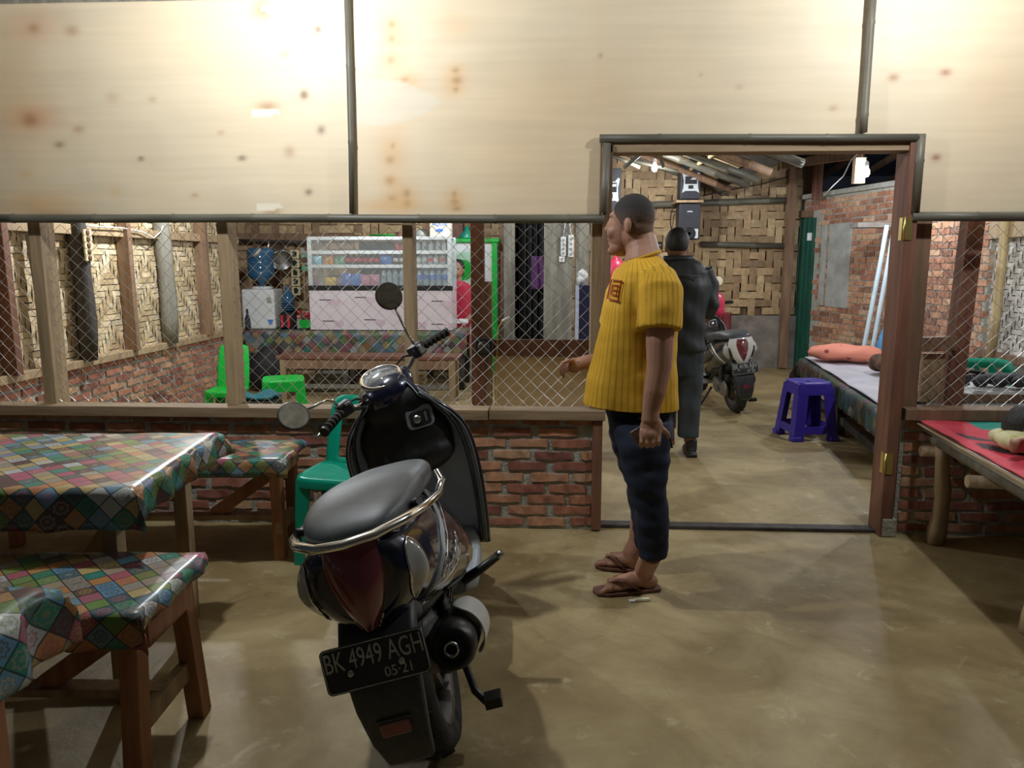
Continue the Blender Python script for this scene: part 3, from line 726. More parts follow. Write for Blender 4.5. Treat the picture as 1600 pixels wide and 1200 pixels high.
# bench B along the brick wall
n, f = G(441, 716, .53), G(473, 686, .53); L = (f-n).length
trestle('bench', 'low bench under patchwork cloth set against the brick wall', 'bench',
        'patchwork oilcloth on the bench along the brick wall', (n.x, n.y, 0), rz_of(n, f), 1.6, L, .53,
        [(-.05,.06,-.01,.05), (-.05,L-.06,0,0), (-1.45,.06,0,0), (-1.45,L-.06,0,0)], (.05,.04,.085,.02), 2.3, 'timber tables and benches', lm=M['leg_red'], apron=.06)
# bench C in front
n, f = G(216, 956, .53), G(319, 862, .53); L = (f-n).length
trestle('bench', 'low bench with red brown legs under patchwork cloth, nearest the camera', 'bench',
        'patchwork oilcloth on the nearest low bench, squares shown largest', (n.x, n.y, 0), rz_of(n, f), 1.5, L, .53,
        [(-.055,.07,0,-.04), (-.055,L-.07,.02,.04), (-1.35,.07,0,0), (-1.35,L-.07,0,0)], (.05,.045,.10,.0), 3.7, 'timber tables and benches', lm=M['leg_red'], apron=.10)
# table D, only its corner in view
n = G(72, 914, .75)
t = thing('dining_table', 'tall table in the bottom left corner, only its draped corner in view', 'table', (n.x, n.y, 0), R(3))
MB().box((-.62, -.42, .728), (1.2, .8, .028)).build('table_top', M['wood_lt'], t, True)
for lx, ly in ((-.1,-.08), (-1.1,-.08), (-1.1,-.74), (-.1,-.74)):
    MB().beam((lx, ly, 0), (lx, ly, .714), .05, .05).build('leg', M['leg_red'], t, True, bevel=.003)
c = cloth(1.22, .84, .747, .1, .15, .1, .06, seed=5.5, ripple=.012, ro=(.3,.2)); c.v = [(x-1.22, y-.84, z) for x, y, z in c.v]
co = c.build('oilcloth', M['patch'], None, solid=.0015); co.location = (n.x, n.y, 0); co.rotation_euler = (0,0,R(3))
tag(co, 'patchwork oilcloth hanging down at the left edge of the picture', 'tablecloth', 'patchwork oilcloths')
# ================================================================== plastic chairs and stools
def shell_seat(w, d, z, t=.022, n=14):
    mb = MB()
    def ring(k, zz):
        r = []
        for i in range(4*n):
            a = 2*PI*i/(4*n)+PI/4; c, s = math.cos(a), math.sin(a); e = 5.0
            q = (abs(c)**e+abs(s)**e)**(-1/e); r.append(Vector((c*q*w/2*k, s*q*d/2*k, zz)))
        return r
    mb.loft([ring(1.0, z-.05), ring(1.01, z-.02), ring(.99, z-.004), ring(.95, z), ring(.85, z-.004), ring(.4, z-.009), ring(.02, z-.009)], False, True)
    return mb
def plastic_chair(name, label, loc, rz, mt, w=.40, d=.38, sh=.43, bh=.36, slots=True, group=None):
    t = thing(name, label, 'chair', loc, rz, group)
    shell_seat(w, d, sh).build('seat', mt, t, True)
    for sx in (-1, 1):
        for sy in (-1, 1):
            x, y = sx*(w/2-.03), sy*(d/2-.03); ox, oy = sx*.03, sy*.03
            mb = MB()
            mb.beam((x+ox, y+oy-sy*.03, 0), (x, y-sy*.03, sh-.02), .006, .06, (0,1,0)) if False else None
            prof = [(0,0), (.05,0), (.05,.006), (.006,.006), (.006,.05), (0,.05)]
            a = [Vector((x+ox-sx*p[0], y+oy-sy*p[1], 0)) for p in prof]; b = [Vector((x+.012*sx-sx*p[0]*1.5, y+.012*sy-sy*p[1]*1.5, sh-.015)) for p in prof]
            mb.loft([a, b], True, False); mb.build('leg', mt, t, True)
    # backrest: curved panel with cut-outs
    mb = MB(); bw_ = w*.92; N, K = 18, 14
    hole = lambda a, b: slots and .42 < b < .68 and .30 < a < .70 and False
    def pos(a, b, off=0):
        x = (a-.5)*bw_*(1-.14*b**3); z = sh-.03+bh*b - (abs(a-.5)*2)**4*.03*(b > .9)
        y = d/2-.02+.09*b-.05*(1-(2*a-1)**2)*.6+off; return (x, y, z)
    vs = [pos(i/N, j/K) for j in range(K+1) for i in range(N+1)]; fs = []
    for j in range(K):
        for i in range(N):
            a, b = (i+.5)/N, (j+.5)/K
            if slots == 'handle' and .58 < b < .8 and .34 < a < .66: continue
            if slots == 'lattice' and .25 < b < .88 and (abs(((a*5.5+b*1.3) % 1)-.5) < .27) and .08 < a < .92 and not .53 < b < .6: continue
            if slots == 'split' and .12 < b < .80 and .22 < a < .78: continue
            fs.append((j*(N+1)+i, j*(N+1)+i+1, (j+1)*(N+1)+i+1, (j+1)*(N+1)+i))
    mb.add(vs, fs, True); mb.build('backrest', mt, t, True, solid=.008)
    return t
def plastic_stool(name, label, loc, rz, mt, h=.45, w=.30, wb=.38, group=None):
    t = thing(name, label, 'stool', loc, rz, group)
    shell_seat(w, w, h).build('seat', mt, t, True)
    MB().lathe([(.02,h-.006),(.02,h-.003)], n=10).build('seat_boss', mt, t, True)
    for sx in (-1, 1):
        for sy in (-1, 1):
            p = [(0,0),(.085,0),(.085,.006),(.006,.006),(.006,.085),(0,.085)]
            a = [Vector((sx*(wb/2-q[0]), sy*(wb/2-q[1]), 0)) for q in p]; b = [Vector((sx*(w/2-.004-q[0]*1.0), sy*(w/2-.004-q[1]*1.0), h-.03)) for q in p]
            MB().loft([a, b], True, False).build('leg', mt, t, True)
            MB().box((sx*(wb/2-.03), sy*(wb/2-.03), .02), (.085, .085, .04), taper=.9).build('foot', mt, t, True, bevel=.01)
    for k in range(4):
        Mz = Matrix.Rotation(k*PI/2, 3, 'Z'); q = lambda x, z, s: Mz @ Vector((x, -(s*(wb/2) + (1-s)*(w/2))+.004, z))
        zc = .085; s = 1-zc/h
        MB().hexa([q(-.14,.06,1-.06/h)+Mz@Vector((0,.0,0)), q(.14,.06,1-.06/h), q(.14,.06,1-.06/h)+Mz@Vector((0,.008,0)), q(-.14,.06,1-.06/h)+Mz@Vector((0,.008,0)),
                   q(-.14,.12,1-.12/h), q(.14,.12,1-.12/h), q(.14,.12,1-.12/h)+Mz@Vector((0,.008,0)), q(-.14,.12,1-.12/h)+Mz@Vector((0,.008,0))]).build('rung', mt, t, True)
        MB().hexa([q(-.14,h-.10,.1/h), q(.14,h-.10,.1/h), q(.14,h-.10,.1/h)+Mz@Vector((0,.008,0)), q(-.14,h-.10,.1/h)+Mz@Vector((0,.008,0)),
                   q(-.14,h-.03,.03/h), q(.14,h-.03,.03/h), q(.14,h-.03,.03/h)+Mz@Vector((0,.008,0)), q(-.14,h-.03,.03/h)+Mz@Vector((0,.008,0))]).build('apron', mt, t, True)
    return t
plastic_chair('plastic_chair', 'teal green plastic chair between the wall bench and the scooter', (-1.015, 3.50, 0), R(-9), M['greent'], .37, .36, .43, .36, 'split')
c = G(1267, 683); plastic_stool('plastic_stool', 'blue violet plastic stool standing on the inner floor by the bed', (c.x-.055, c.y-.02, .008), R(8), M['purple'], .47, .29, .37)
q = P(366, 600, 6.5); plastic_chair('plastic_chair', 'bright green plastic chair with a tall back beside the inner brick wall', (q.x, 6.35, .008), R(4), M['green'], .31, .33, .33, .40, 'handle')
q = P(440, 600, 6.5); plastic_stool('plastic_stool', 'bright green low plastic stool behind the wire mesh', (q.x, 6.55, .008), R(20), M['green'], .40, .36, .42)
q = P(409, 617, 6.2)
t = thing('covered_crate', 'low crate covered by dark teal cloth between green chair and stool', 'crate', (q.x, 6.1, q.z))
MB().grid(lambda a, b: (-.17+.34*a, -.12+.24*b, .03*math.sin(a*7)*math.sin(b*5)+.01), 14, 10).build('fold', pm('teal cloth', (.01,.10,.13), (.015,.14,.17), 6, rough=.8), t, True, solid=.02)
MB().box((0,0,-q.z/2-.0), (.34,.25,q.z-.03)).build('crate', M['wood_dk'], t, True, bevel=.01)
# ================================================================== cot on the right
n, f = G(1606, 744, .63), G(1434, 651, .63); Lc = (f-n).length-.07; crz = math.atan2((f-n).y, (f-n).x)-PI/2
t = thing('bamboo_cot', 'bamboo platform with log legs standing against the right partition', 'bed', (n.x, n.y, 0), crz)
def tl(a, b, r, nm, mt, seed=0): return bamboo(MB(), a, b, r, .35, seed=seed).build(nm, mt, t, True)
y0 = -.25
tl((.05, y0, .545), (.05, Lc-.02, .545), .04, 'side_pole', M['bamboo'], 1); tl((1.45, y0, .545), (1.45, Lc-.02, .545), .04, 'side_pole', M['bamboo'], 2)
for i, y in enumerate((-.1, .45, Lc-.06)): tl((-.02, y, .48), (1.5, y, .48), .028, 'cross_pole', M['wood_lt'], 3+i)
for k in range(10): tl((.08+.145*k, y0, .596), (.08+.145*k, Lc-.02, .596), .016, 'slat', M['bamboo_yl'], 9+k)
for (x, y) in ((.08, Lc-.09), (.08, .0), (1.4, Lc-.09), (1.4, 0)):
    MB().tube([(x+.012*math.sin(z*9), y+.012*math.cos(z*7), z) for z in np.linspace(0, .52, 8)], [.045-.012*(i/8)+.004*math.sin(i*2) for i in range(8)], 10).build('leg', M['wood_lt'], t, True)
MB().box((-.022, (Lc+y0)/2, .604), (.012, Lc-y0, .028)).build('edge_strip', M['steel'], t, True)
MB().box((.72, (Lc+y0)/2, .611), (1.5, Lc-y0-.02, .006)).build('mat', M['plyraw'], t, True)
mb = MB(); NU, NV = 90, 90
Mc = Matrix.Rotation(-crz, 3, 'Z'); T0, T1 = Mc @ (G(1502,655,.62)-Vector((n.x,n.y,0))), Mc @ (G(1570,676,.62)-Vector((n.x,n.y,0)))
def ccol(a, b):
    x, y = a*1.48, y0+b*(Lc-y0)
    red, teal, dk = (.52,.035,.06), (.0,.22,.16), (.05,.035,.04)
    c = red; s = math.sin(x*30+y*9)*.03
    if abs(x-.02) < .035: return (.60,.07,.10)
    if T0[0] < x < T1[0]+.3 and T1[1]+s < y < T0[1]+s*.5: c = teal
    elif abs((y-Lc+.50)-(.05-(x-.2)*.75)) < .055+s and .04 < x < .7: c = dk
    elif abs((y-Lc+.78)-(.1-(x-.2)*.9)) < .04+s: c = dk
    elif x > .8 and (math.sin(x*14)*math.sin(y*11)) > .55: c = teal
    return c
mb.grid(lambda a, b: (-.018+1.48*a, y0+b*(Lc-y0-.01), 0.626+.003*math.sin(a*26+b*7)*math.sin(b*15)+.002*math.sin(b*31+a*12)), NU, NV, True, colfn=ccol)
mb.v = mb.v
co = mb.build('bed_sheet', attr_mat('printed red cotton', .8, (20,20,20), .06, 0), None, solid=.003); co.location = (n.x, n.y, 0); co.rotation_euler = (0,0,crz)
tag(co, 'red cotton sheet printed with teal and black, on bamboo cot', 'bed sheet')
# ================================================================== bed beyond the doorway
n, f = G(1375, 641, .46), G(1251, 559, .46); Lb = (f-n).length; brz = math.atan2((f-n).y, (f-n).x)-PI/2
Lx = Lb
t = thing('platform_bed', 'low wooden platform bed beyond the doorway, beside the blue stool', 'bed', (n.x, n.y, .008), brz)
MB().box((.58, Lb/2, .42), (1.16, Lx, .05)).build('bed_board', M['wood'], t, True)
for x, y in ((.06,Lb-.1), (.06,Lb*.45), (.06,.1), (1.1,Lb-.1), (1.1,.1)): MB().box((x, y, .2), (.07,.07,.4)).build('leg', M['wood_dk'], t, True)
MB().beam((.06,.1,.13), (.06,Lb-.1,.13), .03, .06).build('stretcher', M['wood_dk'], t, True)
c = cloth(1.16, Lx, .452, .18, .02, .02, .25, seed=2.2, ripple=.006, cell=.04); c.v = [(x, y, z) for x, y, z in c.v]
mt = patch_mat('dark floral cloth', .07, .42, .6)
co = c.build('bed_cover', mt, None, solid=.003); co.location = (n.x, n.y, .008); co.rotation_euler = (0,0,brz)
tag(co, 'dark floral cover hanging over the side of the platform bed', 'bed cover')
mb = MB(); mb.grid(lambda a, b: (.03+1.08*a, b*(Lx-.05), .466+.012*abs(math.sin(a*14+math.sin(b*9)*1.2))*(.3+.7*math.sin(b*PI))), 50, 40)
co = mb.build('bed_sheet', pm('lilac white sheet', (.5,.48,.55), (.62,.6,.66), 5, rough=.7), None, solid=.004); co.location = (n.x, n.y, .008); co.rotation_euler = (0,0,brz)
tag(co, 'rumpled pale lilac sheet spread on the platform bed', 'bed sheet')
a, b = G(1262, 560, .5), G(1380, 566, .5); ctr = (a+b)/2
mb = MB(); wp = (b-a).length/2*1.02
rings = []
for i in range(25):
    s = -1+2*i/24; e = max(1-abs(s)**3.2, .003)**.5; rings.append([Vector((s*wp, .20*e*math.cos(q)*(1+.05*math.sin(s*9)), .085*e*(math.sin(q)*(1 if math.sin(q) > 0 else .8))+.07+.008*math.sin(s*7+q*2)*e)) for q in [2*PI*k/20 for k in range(20)]])
mb.loft(rings, True, True)
def dots_mat():
    tt = NT('coral print'); vo = tt.node('ShaderNodeTexVoronoi', {'Vector': tt.coords(), 'Scale': 9}).outputs[0]
    tt.set('Base Color', tt.ramp(vo, [(.16, (.30,.05,.05)), (.22, (.85,.30,.20))])); tt.set('Roughness', .75); return tt.m
po = mb.build('pillow', dots_mat()); po.location = (ctr.x, ctr.y, .497); po.rotation_euler = (0, 0, math.atan2(b.y-a.y, b.x-a.x))
tag(po, 'coral pink pillow with small dark dots at the head of the bed', 'pillow')
q = G(1374, 590, .47); mb = MB()
for i in range(9):
    rnd = random.Random(i); mb.ell((q.x+rnd.uniform(0,.28), q.y+rnd.uniform(-.16,.16), .548+rnd.uniform(0,.07)), (rnd.uniform(.07,.12), rnd.uniform(.07,.12), .06), n=12, m=8)
o = put('cloth_bundle', remesh(mb, .018, 3), pm('brown print', (.05,.025,.018), (.16,.085,.05), 14, rough=.85)); tag(o, 'crumpled dark brown cloth bundle on the bed next to doorway jamb', 'cloth')
# two pale pipes and the blue tarpaulin leaning on the brick wall
for i, (xa, xb) in enumerate(((1349,1386), (1363,1398))):
    a = P(xa, 548, 8.08-.05*i); b = P(xa+(xb-xa)*.75, 405, 8.16-.05*i); c = P(xb, 352, 8.18-.05*i); d = P(xb+12, 338, 8.18-.05*i)
    base = a+(a-b)*.62; base.z = .05
    tag(MB().tube([base, a, b, b.lerp(c, .7), c], .024, 10).build('pipe', M['lightblue']), ('left' if i == 0 else 'right')+' one of two pale bent pipes leaning behind the bed', 'pipe', 'pale bent pipes')
a, b, c = P(1400, 462, 7.98), P(1366, 552, 7.98), P(1411, 560, 7.96)
mb = MB(); mb.grid(lambda s, v: tuple((a.lerp(b, v)).lerp(a.lerp(c, v), s)+Vector((0, .04*math.sin(s*9+v*3)*v, -.35*max(v-.85,0)*6))), 14, 14)
tag(mb.build('tarpaulin', M['blue'], solid=.006), 'blue tarpaulin draped behind the bed by the pipes', 'tarpaulin')
# resting corner behind the right mesh: green chair, covered table, black case
q = P(1540, 580, 4.75)
plastic_chair('plastic_chair', 'green plastic chair with pierced curved back behind the right mesh', (q.x, 4.67, .008), R(0), M['greent'], .62, .36, .42, .43, 'lattice')
q = P(1545, 605, 4.35); zt = q.z-.02
t = thing('side_table', 'low table with pale cover behind the right wire mesh', 'table', (q.x+.28, 4.345, .008))
MB().box((0, 0, zt-.03), (1.5, .24, .04)).build('table_top', M['wood'], t, True)
for x, y in ((-.7,-.09), (.7,-.09), (-.7,.09), (.7,.09)): MB().box((x, y, zt/2-.02), (.05,.05,zt-.04)).build('leg', M['wood_dk'], t, True)
mb = MB(); mb.grid(lambda a, b: (-.76+1.52*a, -.13+.26*b, zt-.002+.008*math.sin(a*23)*math.sin(b*9)-(.16*max(0,.12-b)*8)), 40, 16)
mb.build('cover', pm('grey white cover', (.35,.35,.35), (.55,.54,.52), 12, rough=.6), t, True, solid=.004)
a, b = P(1508, 598, 4.41), P(1612, 618, 4.39); a.z = b.z = zt+.062
t2 = thing('long_case', 'long black case lying on the covered table behind mesh', 'case', (a.x, a.y, a.z))
MB().tube([a, a.lerp(b,.3), a.lerp(b,.7), b+Vector((.3,0,0))], [.03,.05,.055,.05], 10, flat=.6).build('case_body', M['black'], t2)
MB().tube([a+Vector((-.03,0,.02)), a+Vector((.02,0,.04)), a+Vector((.1,0,.03))], .012, 6).build('handle', M['black'], t2)
for i in range(4):
    p = P(1500+30*i, 618, 4.29); p.z = zt+.058; mb = MB(); mb.ell(p, (.042,.04,.034), n=10, m=6); mb.ell(p+Vector((.014,.0,.022)), (.032,.03,.026), n=10, m=6)
    tag(put('cloth_bundle', remesh(mb, .012, 2), pm('dark grey cloth', (.02,.022,.03), (.08,.08,.09), 20, rough=.85)), ('first','second','third','fourth')[i]+' dark crumpled cloth from left on the covered table behind mesh', 'cloth', 'dark crumpled cloths')
# ================================================================== the shop corner behind the mesh
CY = 8.35; CZ = .66
x0, x1 = P(372, 517, CY).x, P(727, 517, CY).x
t = thing('shop_counter', 'long wooden counter carrying the glass case and water dispenser', 'counter', ((x0+x1)/2, CY+.3, .008))
MB().box(((x0+x1)/2, CY+.3, CZ-.02), (x1-x0, .6, .04)).build('counter_top', M['wood'], t)
for x in (x0+.05, (x0+x1)/2, x1-.05):
    for y in (CY+.05, CY+.55): MB().box((x, y, CZ/2-.02), (.06,.06,CZ-.04)).build('leg', M['wood_dk'], t)
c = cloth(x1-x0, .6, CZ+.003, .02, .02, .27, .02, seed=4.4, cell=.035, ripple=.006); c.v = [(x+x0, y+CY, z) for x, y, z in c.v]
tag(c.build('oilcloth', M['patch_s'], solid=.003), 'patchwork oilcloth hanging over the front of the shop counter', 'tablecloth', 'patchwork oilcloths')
# bench in front
a, b = G(432, 560, .47), G(717, 558, .47); yb = 7.62
t = thing('bench', 'plain long bench of brown planks in front of shop counter', 'bench', ((a.x+b.x)/2, yb, .008))
xa, xb = P(430, 555, yb).x, P(716, 555, yb).x
MB().box(((xa+xb)/2, yb+.17, .455), (xb-xa, .34, .035)).build('seat', M['wood_red'], t, bevel=.004)
for y in (yb+.03, yb+.31): MB().box(((xa+xb)/2, y, .385), (xb-xa-.08, .03, .10)).build('apron', M['wood'], t)
for x in (xa+.07, xb-.07):
    for y in (yb+.04, yb+.30): MB().box((x, y, .22), (.065,.06,.44)).build('leg', M['wood_lt'], t, bevel=.004)
MB().beam((xa+.07, yb+.17, .13), (xb-.07, yb+.17, .13), .05, .04).build('stretcher', M['wood_gy'], t)
# odds and ends on the floor under the counter
for i, (px, py, nm, mt, lb) in enumerate(((412,598,'sack',M['black'],'dark sack slumped under left end of shop counter'), (471,605,'crate',M['wood_lt'],'raw wooden crate under counter behind the green stool'),
        (522,606,'crate',M['wood_gy'],'weathered crate lying under the middle of shop counter'), (645,600,'crate',M['wood_lt'],'small pale crate under right end of shop counter'))):
    q = P(px, py, 8.3); w_, h_ = (.42,.45) if nm == 'sack' else (.30,.22)
    if nm == 'sack':
        mb = MB(); mb.ell((q.x+.09, 8.13, .24), (.22,.15,.23)); mb.ell((q.x+.12, 8.13, .42), (.10,.08,.10)); tag(put(nm, remesh(mb, .02, 3), mt), lb, 'sack')
    else:
        k = thing(nm, lb, 'crate', (q.x, 8.25, .01))
        for s in (-1, 1):
            for zz in (.04, .11, .18): MB().box((0, s*.12, zz), (w_, .012, .05)).build('slat', mt, k, True)
            for zz in (.04, .11, .18): MB().box((s*w_/2, 0, zz), (.012, .24, .05)).build('slat', mt, k, True)
        MB().box((0,0,.012), (w_, .24, .012)).build('bottom', mt, k, True)
# ---------------- glass display case
DY = 8.42; DD = .42
X0, X1 = P(484, 480, DY).x, P(706, 480, DY).x
zb, zm, zt_ = CZ+.012, P(600, 451, DY).z, P(600, 372, DY).z
t = thing('display_case', 'aluminium and glass snack display case on the counter', 'display case', ((X0+X1)/2, DY+DD/2, zb))
AL = pm('aluminium', (.62,.68,.70), (.72,.78,.8), 5, rough=.35, metal=.35)
MB().box(((X0+X1)/2, DY+DD/2, (zb+zm)/2), (X1-X0, DD, zm-zb-.004)).build('lower_box', pm('pale pink panel', (.74,.66,.72), (.82,.75,.80), 2.5, rough=.3), t)
for x in (X0+.02, X1-.02):
    for y in (DY+.02, DY+DD-.02): MB().box((x, y, (zm+zt_)/2), (.045, .04, zt_-zm)).build('upright', AL, t)
shz = [P(600, y, DY).z for y in (416, 394)]
MB().box(((X0+X1)/2, DY+.012, zm+.005), (X1-X0+.02, .03, .055)).build('black_band', M['black'], t)
for z in shz+[zt_]:
    MB().box(((X0+X1)/2, DY+.02, z), (X1-X0, .035, .036)).build('front_rail', AL, t)
    MB().box(((X0+X1)/2, DY+DD-.02, z), (X1-X0, .035, .036)).build('back_rail', AL, t)
    MB().box(((X0+X1)/2, DY+DD/2, z+.004), (X1-X0-.04, DD-.05, .008)).build('shelf', M['glass'] if z != zt_ else AL, t)
MB().box(((X0+X1)/2, DY+.008, (zm+zt_)/2), (X1-X0-.06, .004, zt_-zm-.03)).build('glass_pane', M['glass'], t)
MB().box((X1-.004, DY+DD/2, (zm+zt_)/2), (.004, DD-.05, zt_-zm-.03)).build('glass_pane', M['glass'], t)
MB().box(((X0+X1)/2+.22, DY+DD-.012, (zm+zt_)/2), ((X1-X0)*.68, .008, zt_-zm-.05)).build('back_board', pm('teal board', (.05,.10,.12), (.08,.15,.17), 4, rough=.5), t)
pinkm = pm('pink print', (.70,.54,.64), rough=.4); inkm = pm('ink print', (.08,.07,.09), rough=.4)
for i, (px, py) in enumerate(((515,470),(570,466),(622,468),(520,503),(585,501),(650,505),(690,472),(690,508))):
    q = P(px, py, DY-.004)
    MB().box((q.x-.05, DY-.004, q.z+.01), (.13, .003, .010)).build('print_stroke', inkm, t)
    pts = [(.055*math.sin(a)**3, .055*(.8*math.cos(a)-.3*math.cos(2*a)-.12*math.cos(3*a))) for a in [2*PI*k/20 for k in range(20)]]
    MB().prism(pts, (q.x+.07, DY-.003, q.z-.02), (1,0,0), (0,0,1), .002).build('print_heart', pinkm, t)
# goods: every bottle a thing of its own
def bottle(label, x, y, z, h, r, mt, capm, cat='bottle', band=None, group=None):
    k = thing('bottle', label, cat, (x, y, z), 0, group)
    MB().lathe([(r*.85,0),(r,.012),(r,h*.30),(r*.93,h*.38),(r,h*.46),(r,h*.62),(r*.42,h*.86),(r*.38,h*.92)], n=12).build('bottle_body', mt, k, True)
    MB().lathe([(r*.46,h*.92),(r*.46,h)], n=10).build('cap', capm, k, True)
    if band: MB().lathe([(r*1.03,h*.32),(r*1.03,h*.6)], n=12, caps=False).build('paper_label', band, k, True)
    return k
LM = lambda n, c, **k: pm(n, c, tuple(min(x*1.25, 1) for x in c), 8, rough=k.get('rough', .25))
mcola = LM('cola', (.03,.008,.006)); mred = LM('red label', (.55,.03,.05)); morg = LM('orange drink', (.65,.28,.03)); mgrn = LM('green drink', (.15,.42,.25))
mwat = pm('water bottle', (.30,.48,.58), (.45,.62,.7), 6, rough=.1, alpha=.75); mblu = LM('blue label', (.06,.2,.6)); mclr = pm('clear bottle', (.6,.68,.7), rough=.1, alpha=.6)
def shelf_row(xs_, z, h, r, mt, capm, lab, grp, band=None, back=1):
    for d in range(back):
        for i, px in enumerate(xs_):
            Yb = DY+.10+d*.13; q = P(px, 430, Yb)
            nth = ('first','second','third','fourth','fifth','sixth')[i]
            bottle('%s, %s from left%s' % (lab, nth, '' if back == 1 else (' front' if d == 0 else ' rear')), q.x, Yb, z, h, r, mt, capm, band=band, group=grp)
z2, z1, z3 = shz[0]+.009, zm+.034, shz[1]+.009
H2 = .140
shelf_row([512,519], z2, H2*.85, .030, morg, morg, 'small orange drink bottle on the middle shelf', 'orange drinks')
shelf_row([528,536], z2, H2*.9, .030, mgrn, M['white'], 'small green drink bottle on the middle shelf', 'green drinks')
shelf_row([545,554,563,572,581,590], z2, H2*.97, .031, mcola, mred, 'dark cola bottle with red label in the middle shelf row', 'cola bottles', mred)
shelf_row([619,629], z2, H2*.97, .03, mcola, mred, 'dark bottle with red cap left of the mesh post on shelf', 'dark bottles by the post', M['white'])
shelf_row([655,664,682], z2, H2*.97, .03, mclr, M['white'], 'clear bottle with white label on middle shelf, right end', 'clear bottles', M['white'])
shelf_row([673,691], z2, H2*.97, .03, mclr, mred, 'clear bottle with red label on middle shelf, right end', 'red label bottles', mred)
shelf_row([654,664,674,685,694], z3, .12, .028, mclr, M['white'], 'small clear bottle on the top shelf of glass case', 'top shelf bottles')
shelf_row([622,631], z3, .10, .028, mred, mred, 'small red tin on the top shelf beside the mesh post', 'red tins')
shelf_row([600,609,618,628], z1, .2, .032, mwat, mblu, 'blue capped water bottle left of mesh post, bottom shelf', 'water bottles left', None, 2)
shelf_row([656,666,676,686,696], z1, .2, .032, mwat, mblu, 'blue capped water bottle right of mesh post, bottom shelf', 'water bottles right', mblu, 2)
def packet(label, px, z, w_, h_, mt, Y=DY+.09, name='snack_packet', grp=None, m2=None):
    q = P(px, 430, Y); k = thing(name, label, 'packet', (q.x, Y, z), random.uniform(-.1,.1), grp)
    mb = MB(); mb.grid(lambda a, b: ((a-.5)*w_, -.022*math.sin(a*PI)*math.sin(b*PI), b*h_), 8, 8); mb.grid(lambda a, b: ((.5-a)*w_, .022*math.sin(a*PI)*math.sin(b*PI), b*h_), 8, 8)
    mb.build('pouch', mt, k, True)
    if m2: MB().lathe([(.003,-.012),(w_*.28,-.011),(w_*.3,.0)], (0,-.012,h_*.5), 14, (0,-1,0)).build('print', m2, k, True)
packet('pale blue drink box at left end of the middle shelf', 494, z2, .14, H2*.85, LM('pale blue', (.25,.55,.68)), name='drink_box')
packet('blue pack of bottled drinks at the centre of the middle shelf', 604, z2, .12, H2*.9, mblu, name='drink_box')
packet('small dark packet at left end of the bottom shelf', 493, z1, .08, .07, LM('dusky', (.25,.12,.18)))
packet('round yellow packet on the bottom shelf of glass case', 517, z1, .11, .09, LM('yellow', (.7,.5,.05)))
packet('grey pink packet next to yellow one on bottom shelf', 530, z1, .06, .075, LM('dusty pink', (.3,.2,.24)))
for i, px in enumerate((541, 557)): packet(('left' if not i else 'right')+' blue snack bag with green print on bottom shelf', px, z1, .11, .13, mblu, m2=LM('lime', (.35,.55,.1)))
for i, px in enumerate((571, 586)): packet(('left' if not i else 'right')+' pink snack bag with orange print on bottom shelf', px, z1, .10, .12, LM('pink bag', (.6,.25,.35)), m2=LM('peach', (.75,.4,.2)))
# on top of the case
q = P(598, 368, DY+.2); t = thing('plastic_plate', 'shallow green plate lying on top of the glass case', 'plate', (q.x, DY+.2, zt_+.018)); MB().lathe([(.07,0),(.16,.02),(.165,.026),(.07,.008)], n=20).build('dish', M['green'], t, True)
q = P(624, 366, DY+.2); t = thing('food_tin', 'small dark tin on top of glass case beside the plate', 'tin', (q.x, DY+.2, zt_+.018)); MB().lathe([(.04,0),(.042,.005),(.042,.05),(.03,.055)], n=16).build('tin_body', M['leather'], t, True)
q = P(659, 364, DY+.2); t = thing('pot_lid', 'domed grey lid on top of the glass case', 'lid', (q.x, DY+.2, zt_+.018)); MB().lathe([(.088,0),(.086,.03),(.07,.06),(.04,.085),(.01,.09)], n=20).build('dome', M['plaster'], t, True)
q = P(690, 360, DY+.25); t = thing('carton', 'white water carton with blue wave on top of the glass case', 'carton', (q.x, DY+.22, zt_+.018))
MB().box((0,0,.11), (.22,.25,.22)).build('box', LM('cream card', (.72,.66,.55)), t, True, bevel=.004)
put('lettering', place_mesh(text_mesh('AQUA', .06, align='CENTER'), (0,-.127,.12), (1,0,0), (0,0,1)), mblu, t, True)
MB().prism([(-.05,0),(0,.02),(.05,.004),(.02,-.02),(-.03,-.018)], (0,-.126,.07), (1,0,0), (0,0,1), .002).build('wave_mark', mblu, t, True)
# ---------------- dispenser, gallons, pot, strips
Yd = 8.5; q = P(405, 510, Yd); wd = P(431, 480, Yd).x-P(380, 480, Yd).x; hz = P(405, 452, Yd).z-CZ-.01
t = thing('water_dispenser', 'white boxy water dispenser at left end of shop counter', 'water dispenser', (q.x, Yd+.15, CZ+.01))
MB().box((0,0,hz/2), (wd,.3,hz)).build('housing', M['white'], t, True, bevel=.02)
MB().lathe([(.11,hz),(.12,hz+.012),(.10,hz+.03)], n=20).build('collar', M['white'], t, True)
MB().prism([(-.03,.02),(.03,.02),(.02,-.03),(0,-.045),(-.02,-.03)], (wd*.36,-.153,.09), (1,0,0), (0,0,1), .002).build('shield_mark', mblu, t, True)
MB().prism([(-.03,.03),(.02,.04),(.035,-.03),(-.02,-.03)], (wd*.34,-.153,hz*.72), (1,0,0), (0,0,1), .002).build('tap_mark', M['plaster'], t, True)
